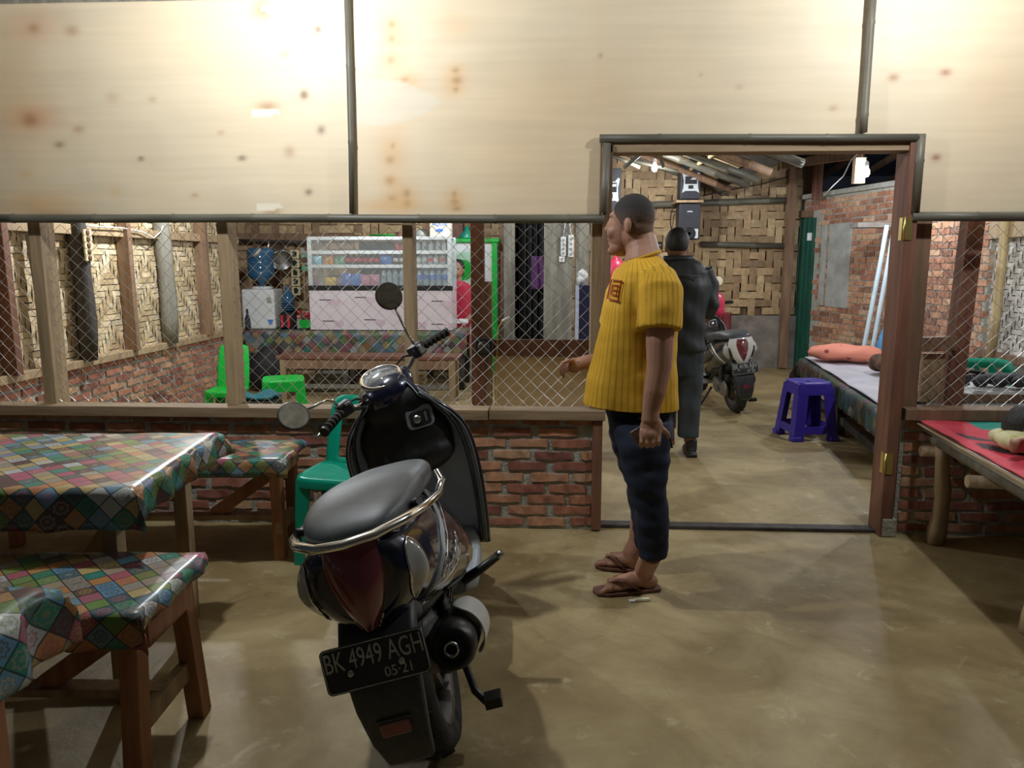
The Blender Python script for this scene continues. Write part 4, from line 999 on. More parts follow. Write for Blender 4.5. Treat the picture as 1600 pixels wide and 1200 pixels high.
def gallon(label, c, h, r, tilt, up=False):
    k = thing('water_gallon', label, 'water bottle', c)
    pr = [(.03,0),(.032,.05),(r*.8,.10),(r,.14)]
    for i in range(4): z0_ = .14+(h-.2)*i/4; pr += [(r,z0_+.02),(r*.94,z0_+.045),(r,z0_+.07)]
    pr += [(r*.97,h-.02),(r*.8,h)]
    if up: pr = [(a, h-b) for a, b in pr][::-1]
    MB().lathe(pr, n=24).build('bottle_body', pm('blue water jug', (.025,.09,.18), (.05,.14,.26), 4, rough=.12), k, True); return k
k = gallon('dark blue water jug upturned on the white dispenser', (q.x-.0, Yd+.15, CZ+.012+hz+.02), P(400,388,Yd+.1).z-CZ-hz-.03, .155, 0)
MB().tube([(-.03,-.15,.34),(.02,-.16,.37),(.06,-.14,.43)], [.03,.05,.03], 8, flat=.3).build('wrapper', LM('buff paper', (.45,.38,.3)), k, True)
q = P(446, 505, Yd); k = gallon('small blue water jug standing on a black stand beside dispenser', (q.x, Yd+.12, CZ+.20), .30, .075, 0, True)
k = thing('rice_cooker', 'black pot with red front beside the white dispenser', 'pot', (q.x, Yd+.12, CZ+.01)); MB().lathe([(.085,0),(.10,.02),(.10,.17),(.08,.19)], n=20).build('pot_body', M['black'], k, True)
for sx in (-.045, .03): MB().box((sx,-.097,.09), (.03,.012,.14)).build('red_strip', mred, k, True)
q = P(385, 510, 8.38); k = thing('bottle', 'dark brown glass bottle at the left end of shop counter', 'bottle', (q.x, 8.42, CZ+.01)); MB().lathe([(.028,0),(.03,.01),(.03,.12),(.012,.17),(.011,.22),(.013,.225),(.013,.235)], n=14).build('bottle_body', M['black'], k, True); MB().lathe([(.0315,.04),(.0315,.10)], n=14, caps=False).build('paper_label', M['greyp'], k, True)
q = P(463, 505, Yd); k = thing('jar', 'pale jar with coral lid near the green box', 'jar', (q.x, Yd+.1, CZ+.01)); MB().lathe([(.026,0),(.028,.01),(.028,.10),(.022,.115)], n=14).build('jar_body', M['plaster'], k, True); MB().lathe([(.027,.115),(.027,.15),(.02,.155)], n=14).build('lid', LM('coral', (.6,.2,.17)), k, True)
q = P(475, 506, Yd-.05); k = thing('food_box', 'bright green plastic box on the counter left of display case', 'box', (q.x, Yd+.06, CZ+.01)); MB().box((0,0,.05), (.13,.12,.08), taper=1.12).build('tub', M['green'], k, True, bevel=.01); MB().box((0,0,.098), (.155,.14,.014)).build('lid', M['green'], k, True, bevel=.004)
for i, (px, dz) in enumerate(((463,.15), (477,.12))):
    q = P(px, 495, Yd+.25); k = thing('jar', ('left' if not i else 'right')+' red topped jar behind the green box', 'jar', (q.x, Yd+.32, CZ+.01)); MB().lathe([(.04,0),(.042,.01),(.042,dz),(.035,dz+.01)], n=14).build('jar_body', M['leather'], k, True); MB().lathe([(.043,dz),(.043,dz+.05)], n=14).build('lid', mred, k, True)
q = P(437, 402, 9.08); k = thing('cooking_pot', 'shiny aluminium pot hanging tilted above the small jug', 'pot', q)
Mx = (Vector((.35,-.55,-.25))).normalized(); MB().lathe([(.115,-.11),(.122,-.10),(.122,.09),(.13,.10),(.118,.10),(.11,-.09)], n=24, axis=Mx).build('pot_body', M['steel'], k, True)
MB().tube([(-.13,.02,.02),(-.15,.03,.12),(-.13,.02,.20)], .012, 6).build('handle', M['steel'], k, True)
bamboo(MB(), P(372, 376, 9.2), P(484, 379, 9.2), .02).build('hanging_pole', M['wood_dk'], rt_)
q = P(460, 390, 9.16); k = thing('sachet_strip', 'long strip of pale yellow sachets hanging left of display case', 'sachets', (q.x, 9.16, q.z))
zz = q.z; hh = (P(460,390,9.16).z-P(460,462,9.16).z)
cardm = LM('cream sachet', (.62,.56,.33)); MB().tube([(0,0,0),(0,.03,P(460,379,9.2).z-zz)], .003, 5).build('string', M['black'], k, True)
for i in range(5):
    zc = -hh*(i+.5)/5
    MB().box((0,0,zc), (.105,.006,hh/5-.012)).build('sachet', cardm, k, True, bevel=.002)
    MB().prism([(-.025,-.03),(.02,-.035),(.03,.02),(0,.045),(-.03,.03)], (0,-.0035,zc), (1,0,0), (0,0,1), .0015).build('sachet_print', M['black'], k, True)
q = P(477, 385, 9.16); k = thing('sachet_strip', 'bunch of dark mixed sachets hanging against the display case', 'sachets', (q.x, 9.16, q.z))
for i in range(8):
    rnd = random.Random(i); MB().box((rnd.uniform(-.035,.035), rnd.uniform(-.02,.02), -.035*i-.02), (.08,.012,.06), Euler((0,rnd.uniform(-.5,.5),0)).to_matrix()).build('sachet', [M['leather'], M['plaster'], M['black'], mgrn][i % 4], k, True, bevel=.003)
MB().tube([(0,0,0),(0,.03,P(477,379,9.2).z-q.z)], .003, 5).build('string', M['black'], k, True)
# ---------------- white and green cabinet behind the shopkeeper
YF = 9.7; xa, xb = P(704, 450, YF).x, P(777, 450, YF).x; zt2 = P(740, 377, YF).z
t = thing('freezer_cabinet', 'white cabinet with green trim behind the person in red', 'cabinet', ((xa+xb)/2, YF+.2, .008))
MB().box(((xa+xb)/2, YF+.22, zt2/2), (xb-xa, .4, zt2)).build('body', M['white'], t, bevel=.01)
MB().box(((xa+xb)/2, YF+.2, zt2+.01), (xb-xa+.05, .46, .05)).build('top_trim', M['green'], t, bevel=.01)
MB().box((xb-.035, YF+.005, zt2/2), (.07, .03, zt2)).build('side_trim', M['green'], t)
MB().box(((xa+xb)/2-.08, YF+.01, zt2-.42), ((xb-xa)*.62, .02, .58)).build('door_panel', LM('pale green', (.45,.68,.52)), t, bevel=.01)
MB().prism([(.16*math.cos(2*PI*k/20), .13*math.sin(2*PI*k/20)) for k in range(20)], ((xa+xb)/2-.15, YF-.004, zt2-.36), (1,0,0), (0,0,1), .003).build('leaf_mark', M['green'], t)
q = P(730, 366, YF+.1); k = thing('funnel', 'green plastic funnel standing on the white cabinet', 'funnel', (q.x, YF+.07, zt2+.036)); MB().lathe([(.10,0),(.105,.01),(.03,.11),(.015,.16)], n=18).build('cone', M['greent'], k, True)
q = P(716, 364, YF+.2); k = thing('carton', 'brown carton standing on the white cabinet behind the funnel', 'carton', (q.x-.02, YF+.28, zt2+.036)); MB().box((0,0,.10), (.16,.2,.2)).build('box', M['leather'], k, True); MB().box((0,0,.203), (.17,.03,.004)).build('tape', M['wood_lt'], k, True)
# small glass stand right of the person
q = P(746, 555, 8.5); k = thing('serving_stand', 'small glazed stand at right end of the shop counter', 'stand', (q.x, 8.6, .008)); zz = P(729, 510, 8.5).z
for sx in (-.07,.07):
    for sy in (-.07,.07): MB().box((sx,sy,zz/2), (.025,.025,zz)).build('leg', AL, k, True)
for z in (.12, zz*.5, zz): MB().box((0,0,z), (.17,.17,.02)).build('shelf', pm('teal glass', (.1,.3,.3), rough=.1), k, True)
# ---------------- kitchen hatch (nearer enclosure)
HY = 5.6
hx0, hx1 = P(770, 545, HY).x, P(921, 545, HY).x; hz = P(840, 531, HY).z
t = thing('kitchen_hatch', 'waist high plywood kitchen hatch with brown rail and post', 'hatch', ((hx0+hx1)/2, HY, .008))
MB().box(((hx0+hx1)/2, HY, hz-.06), (hx1-hx0, .05, .125)).build('rail', M['wood_red'], t, bevel=.004)
MB().box(((hx0+hx1)/2, HY+.02, (hz-.12)/2), (hx1-hx0-.02, .012, hz-.13)).build('plywood_panel', M['plyraw'], t)
px_ = P(757, 480, HY).x
MB().beam((P(747,480,HY).x, HY, 0), (P(747,480,HY).x, HY, 2.1), .10, .07, (0,1,0)).build('post', M['wood_red'], t, bevel=.004)
MB().beam((P(762,480,HY).x, HY+.01, 0), (P(762,480,HY).x, HY+.01, P(760,440,HY).z), .065, .05, (0,1,0)).build('post', M['wood'], t, bevel=.004)
MB().beam((hx1+.005, HY, hz), (hx1+.005, HY, 2.1), .012, .03, (0,1,0)).build('edge_strip', M['wood_lt'], t)
MB().beam((hx1+.045, HY, 0), (hx1+.045, HY, 2.1), .06, .05, (0,1,0)).build('post', M['wood'], t)
q = P(757, 541, HY-.08); k = thing('black_speaker', 'small black box fixed at the hatch post', 'speaker', (q.x, HY-.09, q.z-.06)); MB().box((0,0,.06), (.13,.10,.13)).build('case', M['blackp'], k, True, bevel=.008); MB().lathe([(.04,0),(.045,.006),(.02,.004)], (0,-.052,.06), 16, (0,-1,0)).build('cone', M['greyp'], k, True)
a = P(785, 502, HY-.1); c = [a, P(779,512,HY-.06), P(777,533,HY-.031), P(776,580,HY-.031), P(775,640,HY-.031), P(775,690,HY-.031)]
k = thing('power_cable', 'yellow cable with white plug hanging over the hatch rail', 'cable', a); MB().tube(c, .005, 6).build('wire_lead', LM('yellow lead', (.5,.4,.12)), k); MB().tube([a+Vector((.05,0,.03)), a], [.008,.012], 8).build('plug', M['white'], k)
# dark curtain, purple cloth, power strips, navy cooler
xa, xb = P(796, 450, 9.9).x, P(850, 450, 9.9).x
mb = MB(); mb.grid(lambda a, b: (xa+(xb-xa)*a, 9.9+.03*math.sin(a*38), .03+2.3*b), 60, 4)
tag(mb.build('curtain', M['black'], solid=.008), 'black curtain hanging in the kitchen doorway behind the mesh', 'curtain')
q = P(843, 425, 9.75); mb = MB(); mb.grid(lambda a, b: (q.x-.10+.2*a*(1-.3*b), 9.76+.02*math.sin(a*12), q.z-.22+.42*b), 14, 8)
tag(mb.build('hanging_cloth', pm('plum cloth', (.10,.03,.12), (.14,.05,.17), 5, rough=.8), solid=.012), 'plum coloured cloth hanging beside the black curtain', 'cloth')
for i, (px, y0_, y1_) in enumerate(((880,370,400), (892,367,402))):
    a = P(px, y0_, 9.545); b = P(px, y1_, 9.545); k = thing('power_strip', ('left' if not i else 'right')+' white power strip hanging on the grey post', 'power strip', b, 0, 'power strips')
    h_ = a.z-b.z; MB().box((0,0,h_/2), (.065,.03,h_)).build('strip_body', M['white'], k, True, bevel=.006)
    for j in range(4): MB().lathe([(.02,0),(.02,.004)], (0,-.015,h_*(j+.6)/4.4), 12, (0,-1,0)).build('socket', M['plaster'], k, True)
    MB().tube([(0,0,h_),(.02*(1-2*i),0,h_+.15),(-.02,0,h_+.4)], .006, 5).build('lead', M['white'], k, True)
q = P(878, 405, 9.545); k = thing('light_switch', 'square white socket below the power strips', 'socket', (q.x, 9.545, q.z)); MB().box((0,0,0), (.07,.03,.07)).build('plate', M['white'], k, True, bevel=.006); MB().box((0,-.017,0), (.03,.006,.03)).build('rocker', M['plaster'], k, True)
q = P(909, 535, 9.0); hh = P(909, 447, 9.0).z; k = thing('cooler_box', 'tall navy and white cabinet right of the grey posts', 'cabinet', (q.x, 9.1, .008)); MB().box((0.02,0,hh/2), (.13,.22,hh)).build('body', pm('navy panel', (.01,.012,.05), rough=.4), k, True, bevel=.006); MB().box((-.06,0,hh/2), (.04,.23,hh)).build('edge', LM('blue white', (.45,.5,.65)), k, True)
k2 = thing('plastic_bag', 'crumpled white plastic bag on top of the navy cabinet', 'bag', (q.x, 9.1, hh+.01)); mb = MB()
for i in range(5): rnd = random.Random(i+3); mb.ell((rnd.uniform(-.04,.04), rnd.uniform(-.05,.05), .05+.02*i), (.05,.06,.05), n=10, m=6)
put('bag_body', remesh(mb, .014, 1), M['white'], k2, True); MB().tube([(0,0,.14),(.02,0,.18)], [.02,.035], 8).build('bag_knot', M['white'], k2, True)
# ================================================================== back wall: speakers, plaque, bag
def speaker(label, x0p, x1p, y0p, y1p, Y, style, grp='wall speakers'):
    a, b = P(x0p, y1p, Y), P(x1p, y0p, Y); w_ = b.x-a.x; h_ = b.z-a.z; zc = h_/2
    k = thing('loudspeaker', label, 'speaker', ((a.x+b.x)/2, Y+.14, a.z), 0, grp)
    MB().box((0,0,zc), (w_,.28,h_)).build('cabinet', pm('charcoal vinyl', (.012,.014,.022), (.02,.022,.032), 10, rough=.5), k, True, bevel=.006)
    sil = pm('silver trim', (.5,.53,.55), rough=.35, metal=.2)
    if style == 'top':
        fw_, fz, fh = w_*.44, zc-h_*.02, h_*.30
        MB().prism([(-fw_,fh*.9),(-fw_*.8,fh),(-fw_*.5,fh*.7),(fw_*.5,fh*.7),(fw_*.8,fh),(fw_,fh*.9),(fw_*.8,.2*fh),(fw_*.85,-.5*fh),(fw_,-fh),(fw_*.6,-.8*fh),(-fw_*.6,-.8*fh),(-fw_,-fh),(-fw_*.85,-.5*fh),(-fw_*.8,.2*fh)], (0,-.142,fz), (1,0,0), (0,0,1), .008).build('silver_frame', sil, k, True)
        MB().box((0,-.154,fz+fh*.25), (fw_*1.35,.006,fh*.75)).build('horn_mouth', M['black'], k, True)
        for s in (-1,1): MB().prism([(0,0),(s*fw_*.5,.04),(s*fw_*.5,-.0)], (s*fw_*.1,-.158,fz+fh*.3), (s,0,0), (0,0,1), .004).build('horn_vane', sil, k, True)
        MB().box((0,-.154,fz-fh*.42), (fw_*.55,.006,fh*.35)).build('badge', M['black'], k, True)
    else:
        MB().box((0,-.143,h_*.16), (w_*.86,.01,h_*.27)).build('silver_frame', sil, k, True, bevel=.01)
        MB().lathe([(w_*.28,0),(w_*.30,.012),(w_*.24,.014),(w_*.08,.002)], (0,-.146,h_*.16), 24, (0,-1,0)).build('woofer', M['black'], k, True)
        MB().box((0,-.143,h_*.78), (w_*.24,.006,h_*.03)).build('badge', sil, k, True)
    return k
YS = 9.9
speaker('upper black loudspeaker with silver horn frame on the central wall shelf', 1063, 1096, 258, 311, YS, 'top')
speaker('lower black loudspeaker with round woofer under the central wall shelf', 1060, 1095, 318, 374, YS, 'low')
speaker('black loudspeaker with silver horn frame left of the hanging bulb', 936, 971, 263, 330, YS, 'top')
a, b = P(1056, 315, YS), P(1098, 314, YS); MB().box(((a.x+b.x)/2, YS+.2, a.z), (b.x-a.x, .5, .03)).build('shelf', M['wood_lt'], bw)
a, b = P(932, 333, YS), P(975, 333, YS); MB().box(((a.x+b.x)/2, YS+.2, a.z), (b.x-a.x, .5, .03)).build('shelf', M['wood_lt'], bw)
bamboo(MB(), P(1079, 232, 9.95), P(1079, 258, 9.95), .05).build('post', M['bamboo'], bw)
q = P(1028, 383, 10.3); k = thing('wall_plaque', 'small black plaque on the woven wall behind the standing man', 'plaque', q); MB().box((0,0,0), (.12,.015,.09)).build('board', M['black'], k, True); MB().box((0,-.009,0), (.08,.003,.012)).build('text_line', M['plaster'], k, True)
k = thing('electric_wire', 'thin black wire sagging across the woven back wall', 'wire', P(1100, 305, 10.2)); MB().tube([P(1098,306,10.2), P(1140,297,10.2), P(1190,288,10.15), P(1232,276,10.1)], .007, 5).build('lead', M['black'], k)
k = thing('electric_wire', 'thin black wire hanging from the wall speakers', 'wire', P(1048, 325, 10.2)); MB().tube([P(1060,316,10.2), P(1049,330,10.2), P(1047,345,10.2), P(1050,368,10.2)], .007, 5).build('lead', M['black'], k)
k = thing('electric_wire', 'pale wire looping from the bright bulb to the brick wall top', 'wire', P(1320, 270, 8.2)); MB().tube([P(1345,236,8.2), P(1330,250,8.2), P(1318,275,8.25), P(1300,292,8.4), P(1288,305,8.6)], .006, 5).build('lead', M['white'], k)
k = thing('electric_wire', 'pale wire strung along the top beam of the left woven wall', 'wire', PX(130, 352, LX+.085)); MB().tube([PX(125,352,LX+.085), PX(150,354,LX+.085), PX(190,356,LX+.085), PX(222,362,LX+.085), PX(240,372,LX+.085), PX(252,362,LX+.085), PX(255,350,LX+.085)], .006, 5).build('lead', M['white'], k)
a, b = PX(135, 358, LX+.13), PX(140, 408, LX+.13); k = thing('sachet_strip', 'pale strip of pills hanging on the dark wall post', 'sachets', b)
for i in range(5):
    p = b.lerp(a, (i+.5)/5); MB().box(p, (.012,.09,(a.z-b.z)/5.4)).build('sachet', cardm, k); MB().ell(p+Vector((.009,0,0)), (.006,.022,.022), n=8, m=6).build('pill', M['leather'], k)
bagm = pm('pink red plastic', (.62,.03,.09), (.72,.06,.13), 5, rough=.3)
def bag(label, c, s):
    k = thing('plastic_bag', label, 'bag', c); mb = MB(); mb.ell((0,0,-.1*s), (.13*s,.09*s,.16*s)); mb.ell((.02*s,0,-.18*s), (.11*s,.09*s,.10*s)); mb.tube([(0,0,.0),(0,0,.12*s)], [.05*s,.02*s], 8)
    put('bag_body', remesh(mb, .018*s, 1), bagm, k, True); MB().tube([(0,0,.11*s),(-.04*s,0,.17*s),(0,0,.2*s),(.03*s,0,.15*s),(0,0,.11*s)], .008*s, 6).build('bag_handle', bagm, k, True)
q = P(962, 412, 9.6); bag('pink red plastic bag hanging beneath the left loudspeaker', q, 1.15)
q = P(1117, 462, 8.05); bag('bright red plastic bag hung on the inner scooter handlebar', q, .85)
q = P(1128, 505, 10.2); mb = MB(); mb.grid(lambda a, b: (q.x-.12+.24*a, 10.24+.02*math.sin(a*12), q.z-.14+.28*b), 14, 8)
tag(mb.build('hanging_cloth', pm('dark red cloth', (.16,.02,.03), (.22,.03,.04), 5, rough=.8), solid=.012), 'dark red cloth hanging low on the cement wall base behind scooter', 'cloth')
# left over: butt of matches by the near foot
q = G(1003, 937, .006); k = thing('cigarette_pack', 'small crushed white packet on the floor beside the sandal', 'packet', (q.x, q.y, 0), R(12)); MB().box((0,0,.007), (.075,.022,.012), taper=.85).build('carton', LM('cream pack', (.6,.55,.42)), k, True, bevel=.003); MB().box((-.045,0,.004), (.02,.022,.006)).build('flap', M['white'], k, True)
# ================================================================== scooters
HULL = [(-.408,.095,.590,.765), (-.395,.122,.560,.785), (-.355,.150,.535,.797), (-.23,.170,.50,.792), (-.06,.186,.455,.772), (.12,.196,.405,.742), (.27,.192,.355,.708), (.37,.170,.31,.665), (.43,.135,.285,.60)]
def hull_at(x):
    for a, b in zip(HULL, HULL[1:]):
        if a[0] <= x <= b[0]:
            k = (x-a[0])/(b[0]-a[0]); k = k*k*(3-2*k)*.4+k*.6; return [a[i]+(b[i]-a[i])*k for i in range(4)]
    return HULL[0] if x < HULL[0][0] else HULL[-1]
def hull_pt(x, th, off=0.0):
    _, hw, zb_, zt_ = hull_at(x); c, s = math.cos(th), math.sin(th); e = 2/2.7
    y = hw*math.copysign(abs(c)**e, c); zz = math.copysign(abs(s)**e, s)
    z = (zb_+zt_)/2+(zt_-zb_)/2*zz; y *= (1-.52*max(0, min(1, (-x-.05)/.28))*max(0, -zz)**1.3)*(1-.26*max(0, min(1, (x+.28)/.38))*zz)
    n = Vector((0, c*(zt_-zb_), s*hw*2)).normalized(); return Vector((x, y, z))+n*off
def hull_side(x, z, side=-1, off=0.003):
    _, hw, zb_, zt_ = hull_at(x); q = max(-1, min(1, (z-(zb_+zt_)/2)/((zt_-zb_)/2))); s = math.copysign(abs(q)**(2.7/2), q); th = math.asin(s)
    p = hull_pt(x, th, off); return Vector((p.x, side*p.y, p.z))
def rrect(w, h, n=5, r=.35):
    pts = []; rr = min(w, h)*r
    for cx, cy, a0 in ((w/2-rr, h/2-rr, 0), (-w/2+rr, h/2-rr, PI/2), (-w/2+rr, -h/2+rr, PI), (w/2-rr, -h/2+rr, 3*PI/2)):
        for i in range(n+1): a = a0+PI/2*i/n; pts.append((cx+rr*math.cos(a), cy+rr*math.sin(a)))
    return pts
def wheel(parent, nm, c, r, w, name_rim):
    mb = MB(); c = Vector(c); ax = (0,1,0)
    prof = [(r*.70,-w*.36),(r*.80,-w*.50),(r*.90,-w*.48),(r*.97,-w*.30),(r,0),(r*.97,w*.30),(r*.90,w*.48),(r*.80,w*.50),(r*.70,w*.36),(r*.70,-w*.36)]
    mb.lathe(prof, c, 40, ax, caps=False)
    o = mb.build(nm, M['rubber'], parent, True)
    rim = MB()
    rim.lathe([(r*.71,-w*.36),(r*.72,-w*.40),(r*.62,-w*.33),(r*.62,w*.33),(r*.72,w*.40),(r*.71,w*.36)], c, 40, ax, caps=False)
    rim.lathe([(.03,-w*.42),(.04,-w*.38),(.04,w*.38),(.03,w*.42)], c, 16, ax)
    for k in range(5):
        a = 2*PI*k/5+.3; d = Vector((math.cos(a), 0, math.sin(a))); rim.beam(c+d*.03, c+d*r*.64, .03, .035, (0,1,0))
    rim.build('rim', M['dusty'], o, True)
    tr = MB()
    for k in range(36):
        a = 2*PI*k/36; d = Vector((math.cos(a), 0, math.sin(a))); s = 1 if k % 2 else -1
        tr.beam(c+d*(r+.001)+Vector((0,s*.002,0)), c+(d*(r*.965)+Vector((0,s*w*.34,0)))+Vector((-d.z,0,d.x))*.015, .008, .008)
    tr.build('tread', M['rubber'], o, True, kind='stuff'); return o
def make_scooter(name, label, loc, heading, lean, steer, body, accent, plate1, plate2, script, scale=.95, tail_frame=None, mirrors=True, rail=True):
    t = thing(name, label, 'scooter', loc); t.rotation_euler = (-lean, 0, PI/2-heading); t.scale = (scale,)*3
    B = lambda mb, nm, mt, par=t, **k: mb.build(nm, mt, par, True, **k)
    # --- hull
    mb = MB(); N = 32; xs_ = np.concatenate([np.linspace(-.408,-.33,8), np.linspace(-.30,.43,24)])
    mb.loft([[hull_pt(x, 2*PI*k/N) for k in range(N)] for x in xs_], True, True); hull = B(mb, 'body_cowl', body)
    # front half of the side panels, set a little proud, and the trim arcs
    for s in (-1, 1):
        arc = [(.385,.58),(.355,.635),(.30,.672),(.22,.688),(.12,.690),(.01,.682),(-.09,.662),(-.17,.630),(-.22,.588),(-.245,.545)]
        pts = [hull_side(x, z, s, .004) for x, z in arc]
        fine = []
        for a, b in zip(pts, pts[1:]): fine += [a.lerp(b, k/3) for k in range(3)]
        B(MB().tube(fine+[pts[-1]], [.002]+[.0085]*(len(fine)-1)+[.002], 8, flat=.6), 'side_trim', accent)
        arc2 = [(x+.035, z-.03) for x, z in arc[1:]]; pts = [hull_side(x, z, s, .002) for x, z in arc2]
        B(MB().tube(pts, .0025, 6), 'side_trim', M['steel'])
        low = [(.40,.33),(.32,.355),(.2,.40),(.08,.44),(-.06,.475)]; pts = [hull_side(x, z, s, .003) for x, z in low]
        B(MB().tube(pts, .010, 8, flat=.5), 'lower_trim', M['greyp'])
    # script badge
    if script:
        for s in (-1, 1):
            m = text_mesh(script, .058, .0008, .35, 'CENTER', 1.3)
            for v in m.vertices:
                u, h = v.co.x, v.co.y; xx = (-.085+u) if s < 0 else (-.085-u); zz = .555+h+(.18*(xx+.085)); p = hull_side(xx, zz, s, .006+v.co.z)
                v.co = p
            put('badge', m, M['badge'], t, True)
            B(MB().tube([hull_side(x, .545+.18*(x+.085), s, .005) for x in np.linspace(-.2, .03, 8)], .0012, 5), 'badge_line', M['steel'])
    # --- seat
    S = [(-.385,.06,.782,.80),(-.36,.10,.775,.825),(-.28,.14,.765,.848),(-.10,.158,.75,.848),(.08,.16,.73,.825),(.22,.155,.71,.80),(.34,.135,.69,.785),(.42,.10,.675,.758),(.46,.06,.665,.72)]
    mb = MB(); rings = []
    for x, hw, zb_, zt_ in S:
        r = []
        for k in range(24):
            a = 2*PI*k/24; c, s = math.cos(a), math.sin(a); e = 2/3.2
            r.append(Vector((x, hw*math.copysign(abs(c)**e, c), (zb_+zt_)/2+(zt_-zb_)/2*math.copysign(abs(s)**e, s))))
        rings.append(r)
    mb.loft(rings, True, True); seat = B(mb, 'seat', M['seat'], sub=1)
    if rail:
        side = [(.17,-.172,.762),(.12,-.186,.735),(-.08,-.192,.758),(-.24,-.174,.782),(-.35,-.130,.795),(-.415,-.070,.797),(-.432,0,.797)]
        pts = side+[(x,-y,z) for x,y,z in side[::-1][1:]]
        rr = [.010]+[.015]*3+[.017]*(len(pts)-8)+[.017]+[.015]*2+[.010]
        B(MB().tube(pts, (rr+[.015]*20)[:len(pts)], 10, flat=.75), 'grab_rail', M['chrome'])
        for y in (-.12,.12): B(MB().tube([(-.20,y,.775),(-.24,y*1.38,.80)], .011, 8), 'rail_bracket', M['blackp'])
    # --- tail light, signals
    def lens(w0, h, zb_, x0, bul, wf, n=14):
        return lambda a, b: (x0-bul*(1-(2*a-1)**2)**.6*max(math.sin(PI*min(max(b,.02),.98)),0)**.5+.018*abs(2*a-1)**2+.016*b, (2*a-1)*w0*wf(b), zb_+h*b)
    wf = lambda b: (.28+.72*math.sin(min(b*1.25,1)*PI/2))*(1-.25*max(b-.8,0)*5*.6)
    mb = MB(); mb.grid(lens(.078, .21, .575, -.428, .032, wf), 16, 16); tl_ = B(mb, 'tail_light', M['redlens'])
    rimp = [Vector(lens(.080,.216,.572,-.424,.030,wf)(0 if k < 12 else 1, k/11 if k < 12 else (23-k)/11)) for k in range(24)]
    B(MB().tube(rimp+[rimp[0]], .003, 6), 'lens_rim', M['chrome'] if not tail_frame else M['whitep'], tl_)
    if tail_frame:
        mb = MB(); mb.grid(lens(.125, .26, .535, -.418, .03, wf), 16, 12); B(mb, 'tail_surround', tail_frame)
    for s in (-1, 1):
        def sgp(u, v, o_=0.0, g=1.0):
            w_ = math.sin(PI*min(max(v, .0), 1))**.6; x = -.352-.012*(v-.5)+(.034*(2*u-1)-.006)*w_*g
            return hull_side(max(x, -.407), .597+.15*((v-.5)*g+.5), s, .002+o_+.013*math.sin(PI*u)*math.sin(PI*v))
        mb = MB(); mb.grid(lambda u, v: sgp(u, v), 10, 14); sg = B(mb, 'turn_signal', M['clearlens'])
        loop = [sgp(0, v, .001, 1.06) for v in np.linspace(0,1,12)]+[sgp(1, v, .001, 1.06) for v in np.linspace(1,0,12)]
        B(MB().tube(loop, .003, 6), 'signal_rim', M['chrome'], sg)
    # --- rear fender, plate, reflector
    path = [(-.24,.52,.19,.06),(-.33,.565,.20,.05),(-.385,.53,.195,.045),(-.42,.48,.185,.04),(-.442,.39,.17,.035),(-.436,.295,.145,.032),(-.405,.22,.12,.028),(-.385,.20,.09,.02)]
    mb = MB(); rings = []
    for i, (x, z, w_, th) in enumerate(path):
        a, b = path[max(i-1,0)], path[min(i+1,len(path)-1)]; d = Vector((b[0]-a[0], 0, b[1]-a[1])).normalized(); n = Vector((-d.z, 0, d.x))
        rings.append([Vector((x,0,z))+Vector((0,1,0))*p+n*q for p, q in rrect(w_, th)])
    mb.loft(rings, True, True); fend = B(mb, 'rear_fender', M['greyp'])
    pc = Vector((-.462, 0, .512)); pu = Vector((0,-1,0)); pv = Vector((.20,0,.98)).normalized(); pn = pu.cross(pv)
    mb = MB(); mb.prism(rrect(.252, .108, 4, .12), pc-pn*.0, pu, pv, .003); pl = B(mb, 'license_plate', M['plate'])
    B(MB().tube([pc+pu*a+pv*b+pn*.003 for a, b in rrect(.246,.102,4,.12)]+[pc+pu*(.123)+pv*.05+pn*.003], .0014, 5), 'plate_border', M['platetx'], pl)
    m = text_mesh(plate1, .066, .0006, 0, 'CENTER', .62); place_mesh(m, pc+pn*.0036+pv*(-.002), pu, pv); put('plate_number', m, M['platetx'], pl, True)
    m = text_mesh(plate2, .034, .0006, 0, 'CENTER', .95); place_mesh(m, pc+pn*.0036+pv*(-.040)+pu*.052, pu, pv); put('plate_date', m, M['platetx'], pl, True)
    for a in (-.062, .062): B(MB().lathe([(.008,0),(.008,.004),(.004,.005)], pc+pu*a+pv*(-.012)+pn*.003, 12, pn), 'bolt', M['steel'], pl)
    B(MB().box((-.457, 0, .335), (.018,.075,.038), Euler((0,R(-12),0)).to_matrix()), 'reflector', M['redlens'], fend, bevel=.004)
    B(MB().box((-.458, 0, .359), (.014,.082,.008), Euler((0,R(-12),0)).to_matrix()), 'reflector_hood', M['greyp'], fend)
    # --- wheels
    wheel(t, 'rear_wheel', (-.04,-.012,.262), .260, .11, 'rim')
    # --- engine, exhaust, shock, stand
    mb = MB(); mb.ell((.12,.0,.33), (.22,.075,.10)); mb.ell((.02,.09,.26), (.16,.045,.085)); mb.box((.25,0,.36), (.26,.16,.12)); mb.ell((.0,-.075,.27), (.09,.04,.075)); mb.tube([(.3,-.02,.33),(.42,-.02,.30)], .06, 10)
    m = remesh(mb, .012, 3); put('engine', m, M['engine'], t, True)
    B(MB().lathe([(.088,0),(.09,.012),(.075,.022),(.03,.026)], (.15,-.085,.33), 24, (0,-1,0)), 'fan_cover', M['engine'])
    for k in range(6): B(MB().box((.15,-.110,.33-.05+.02*k), (.10,.006,.007)), 'fan_slot', M['blackp'])
    mb = MB(); mb.ell((-.10,.105,.27), (.10,.028,.085)); mb.ell((.16,.105,.27), (.11,.028,.085)); mb.box((.03,.105,.27), (.22,.05,.13)); put('belt_case', remesh(mb, .01, 3), M['dusty'], t, True)
    ax = Vector((-.33,0,.085)).normalized()
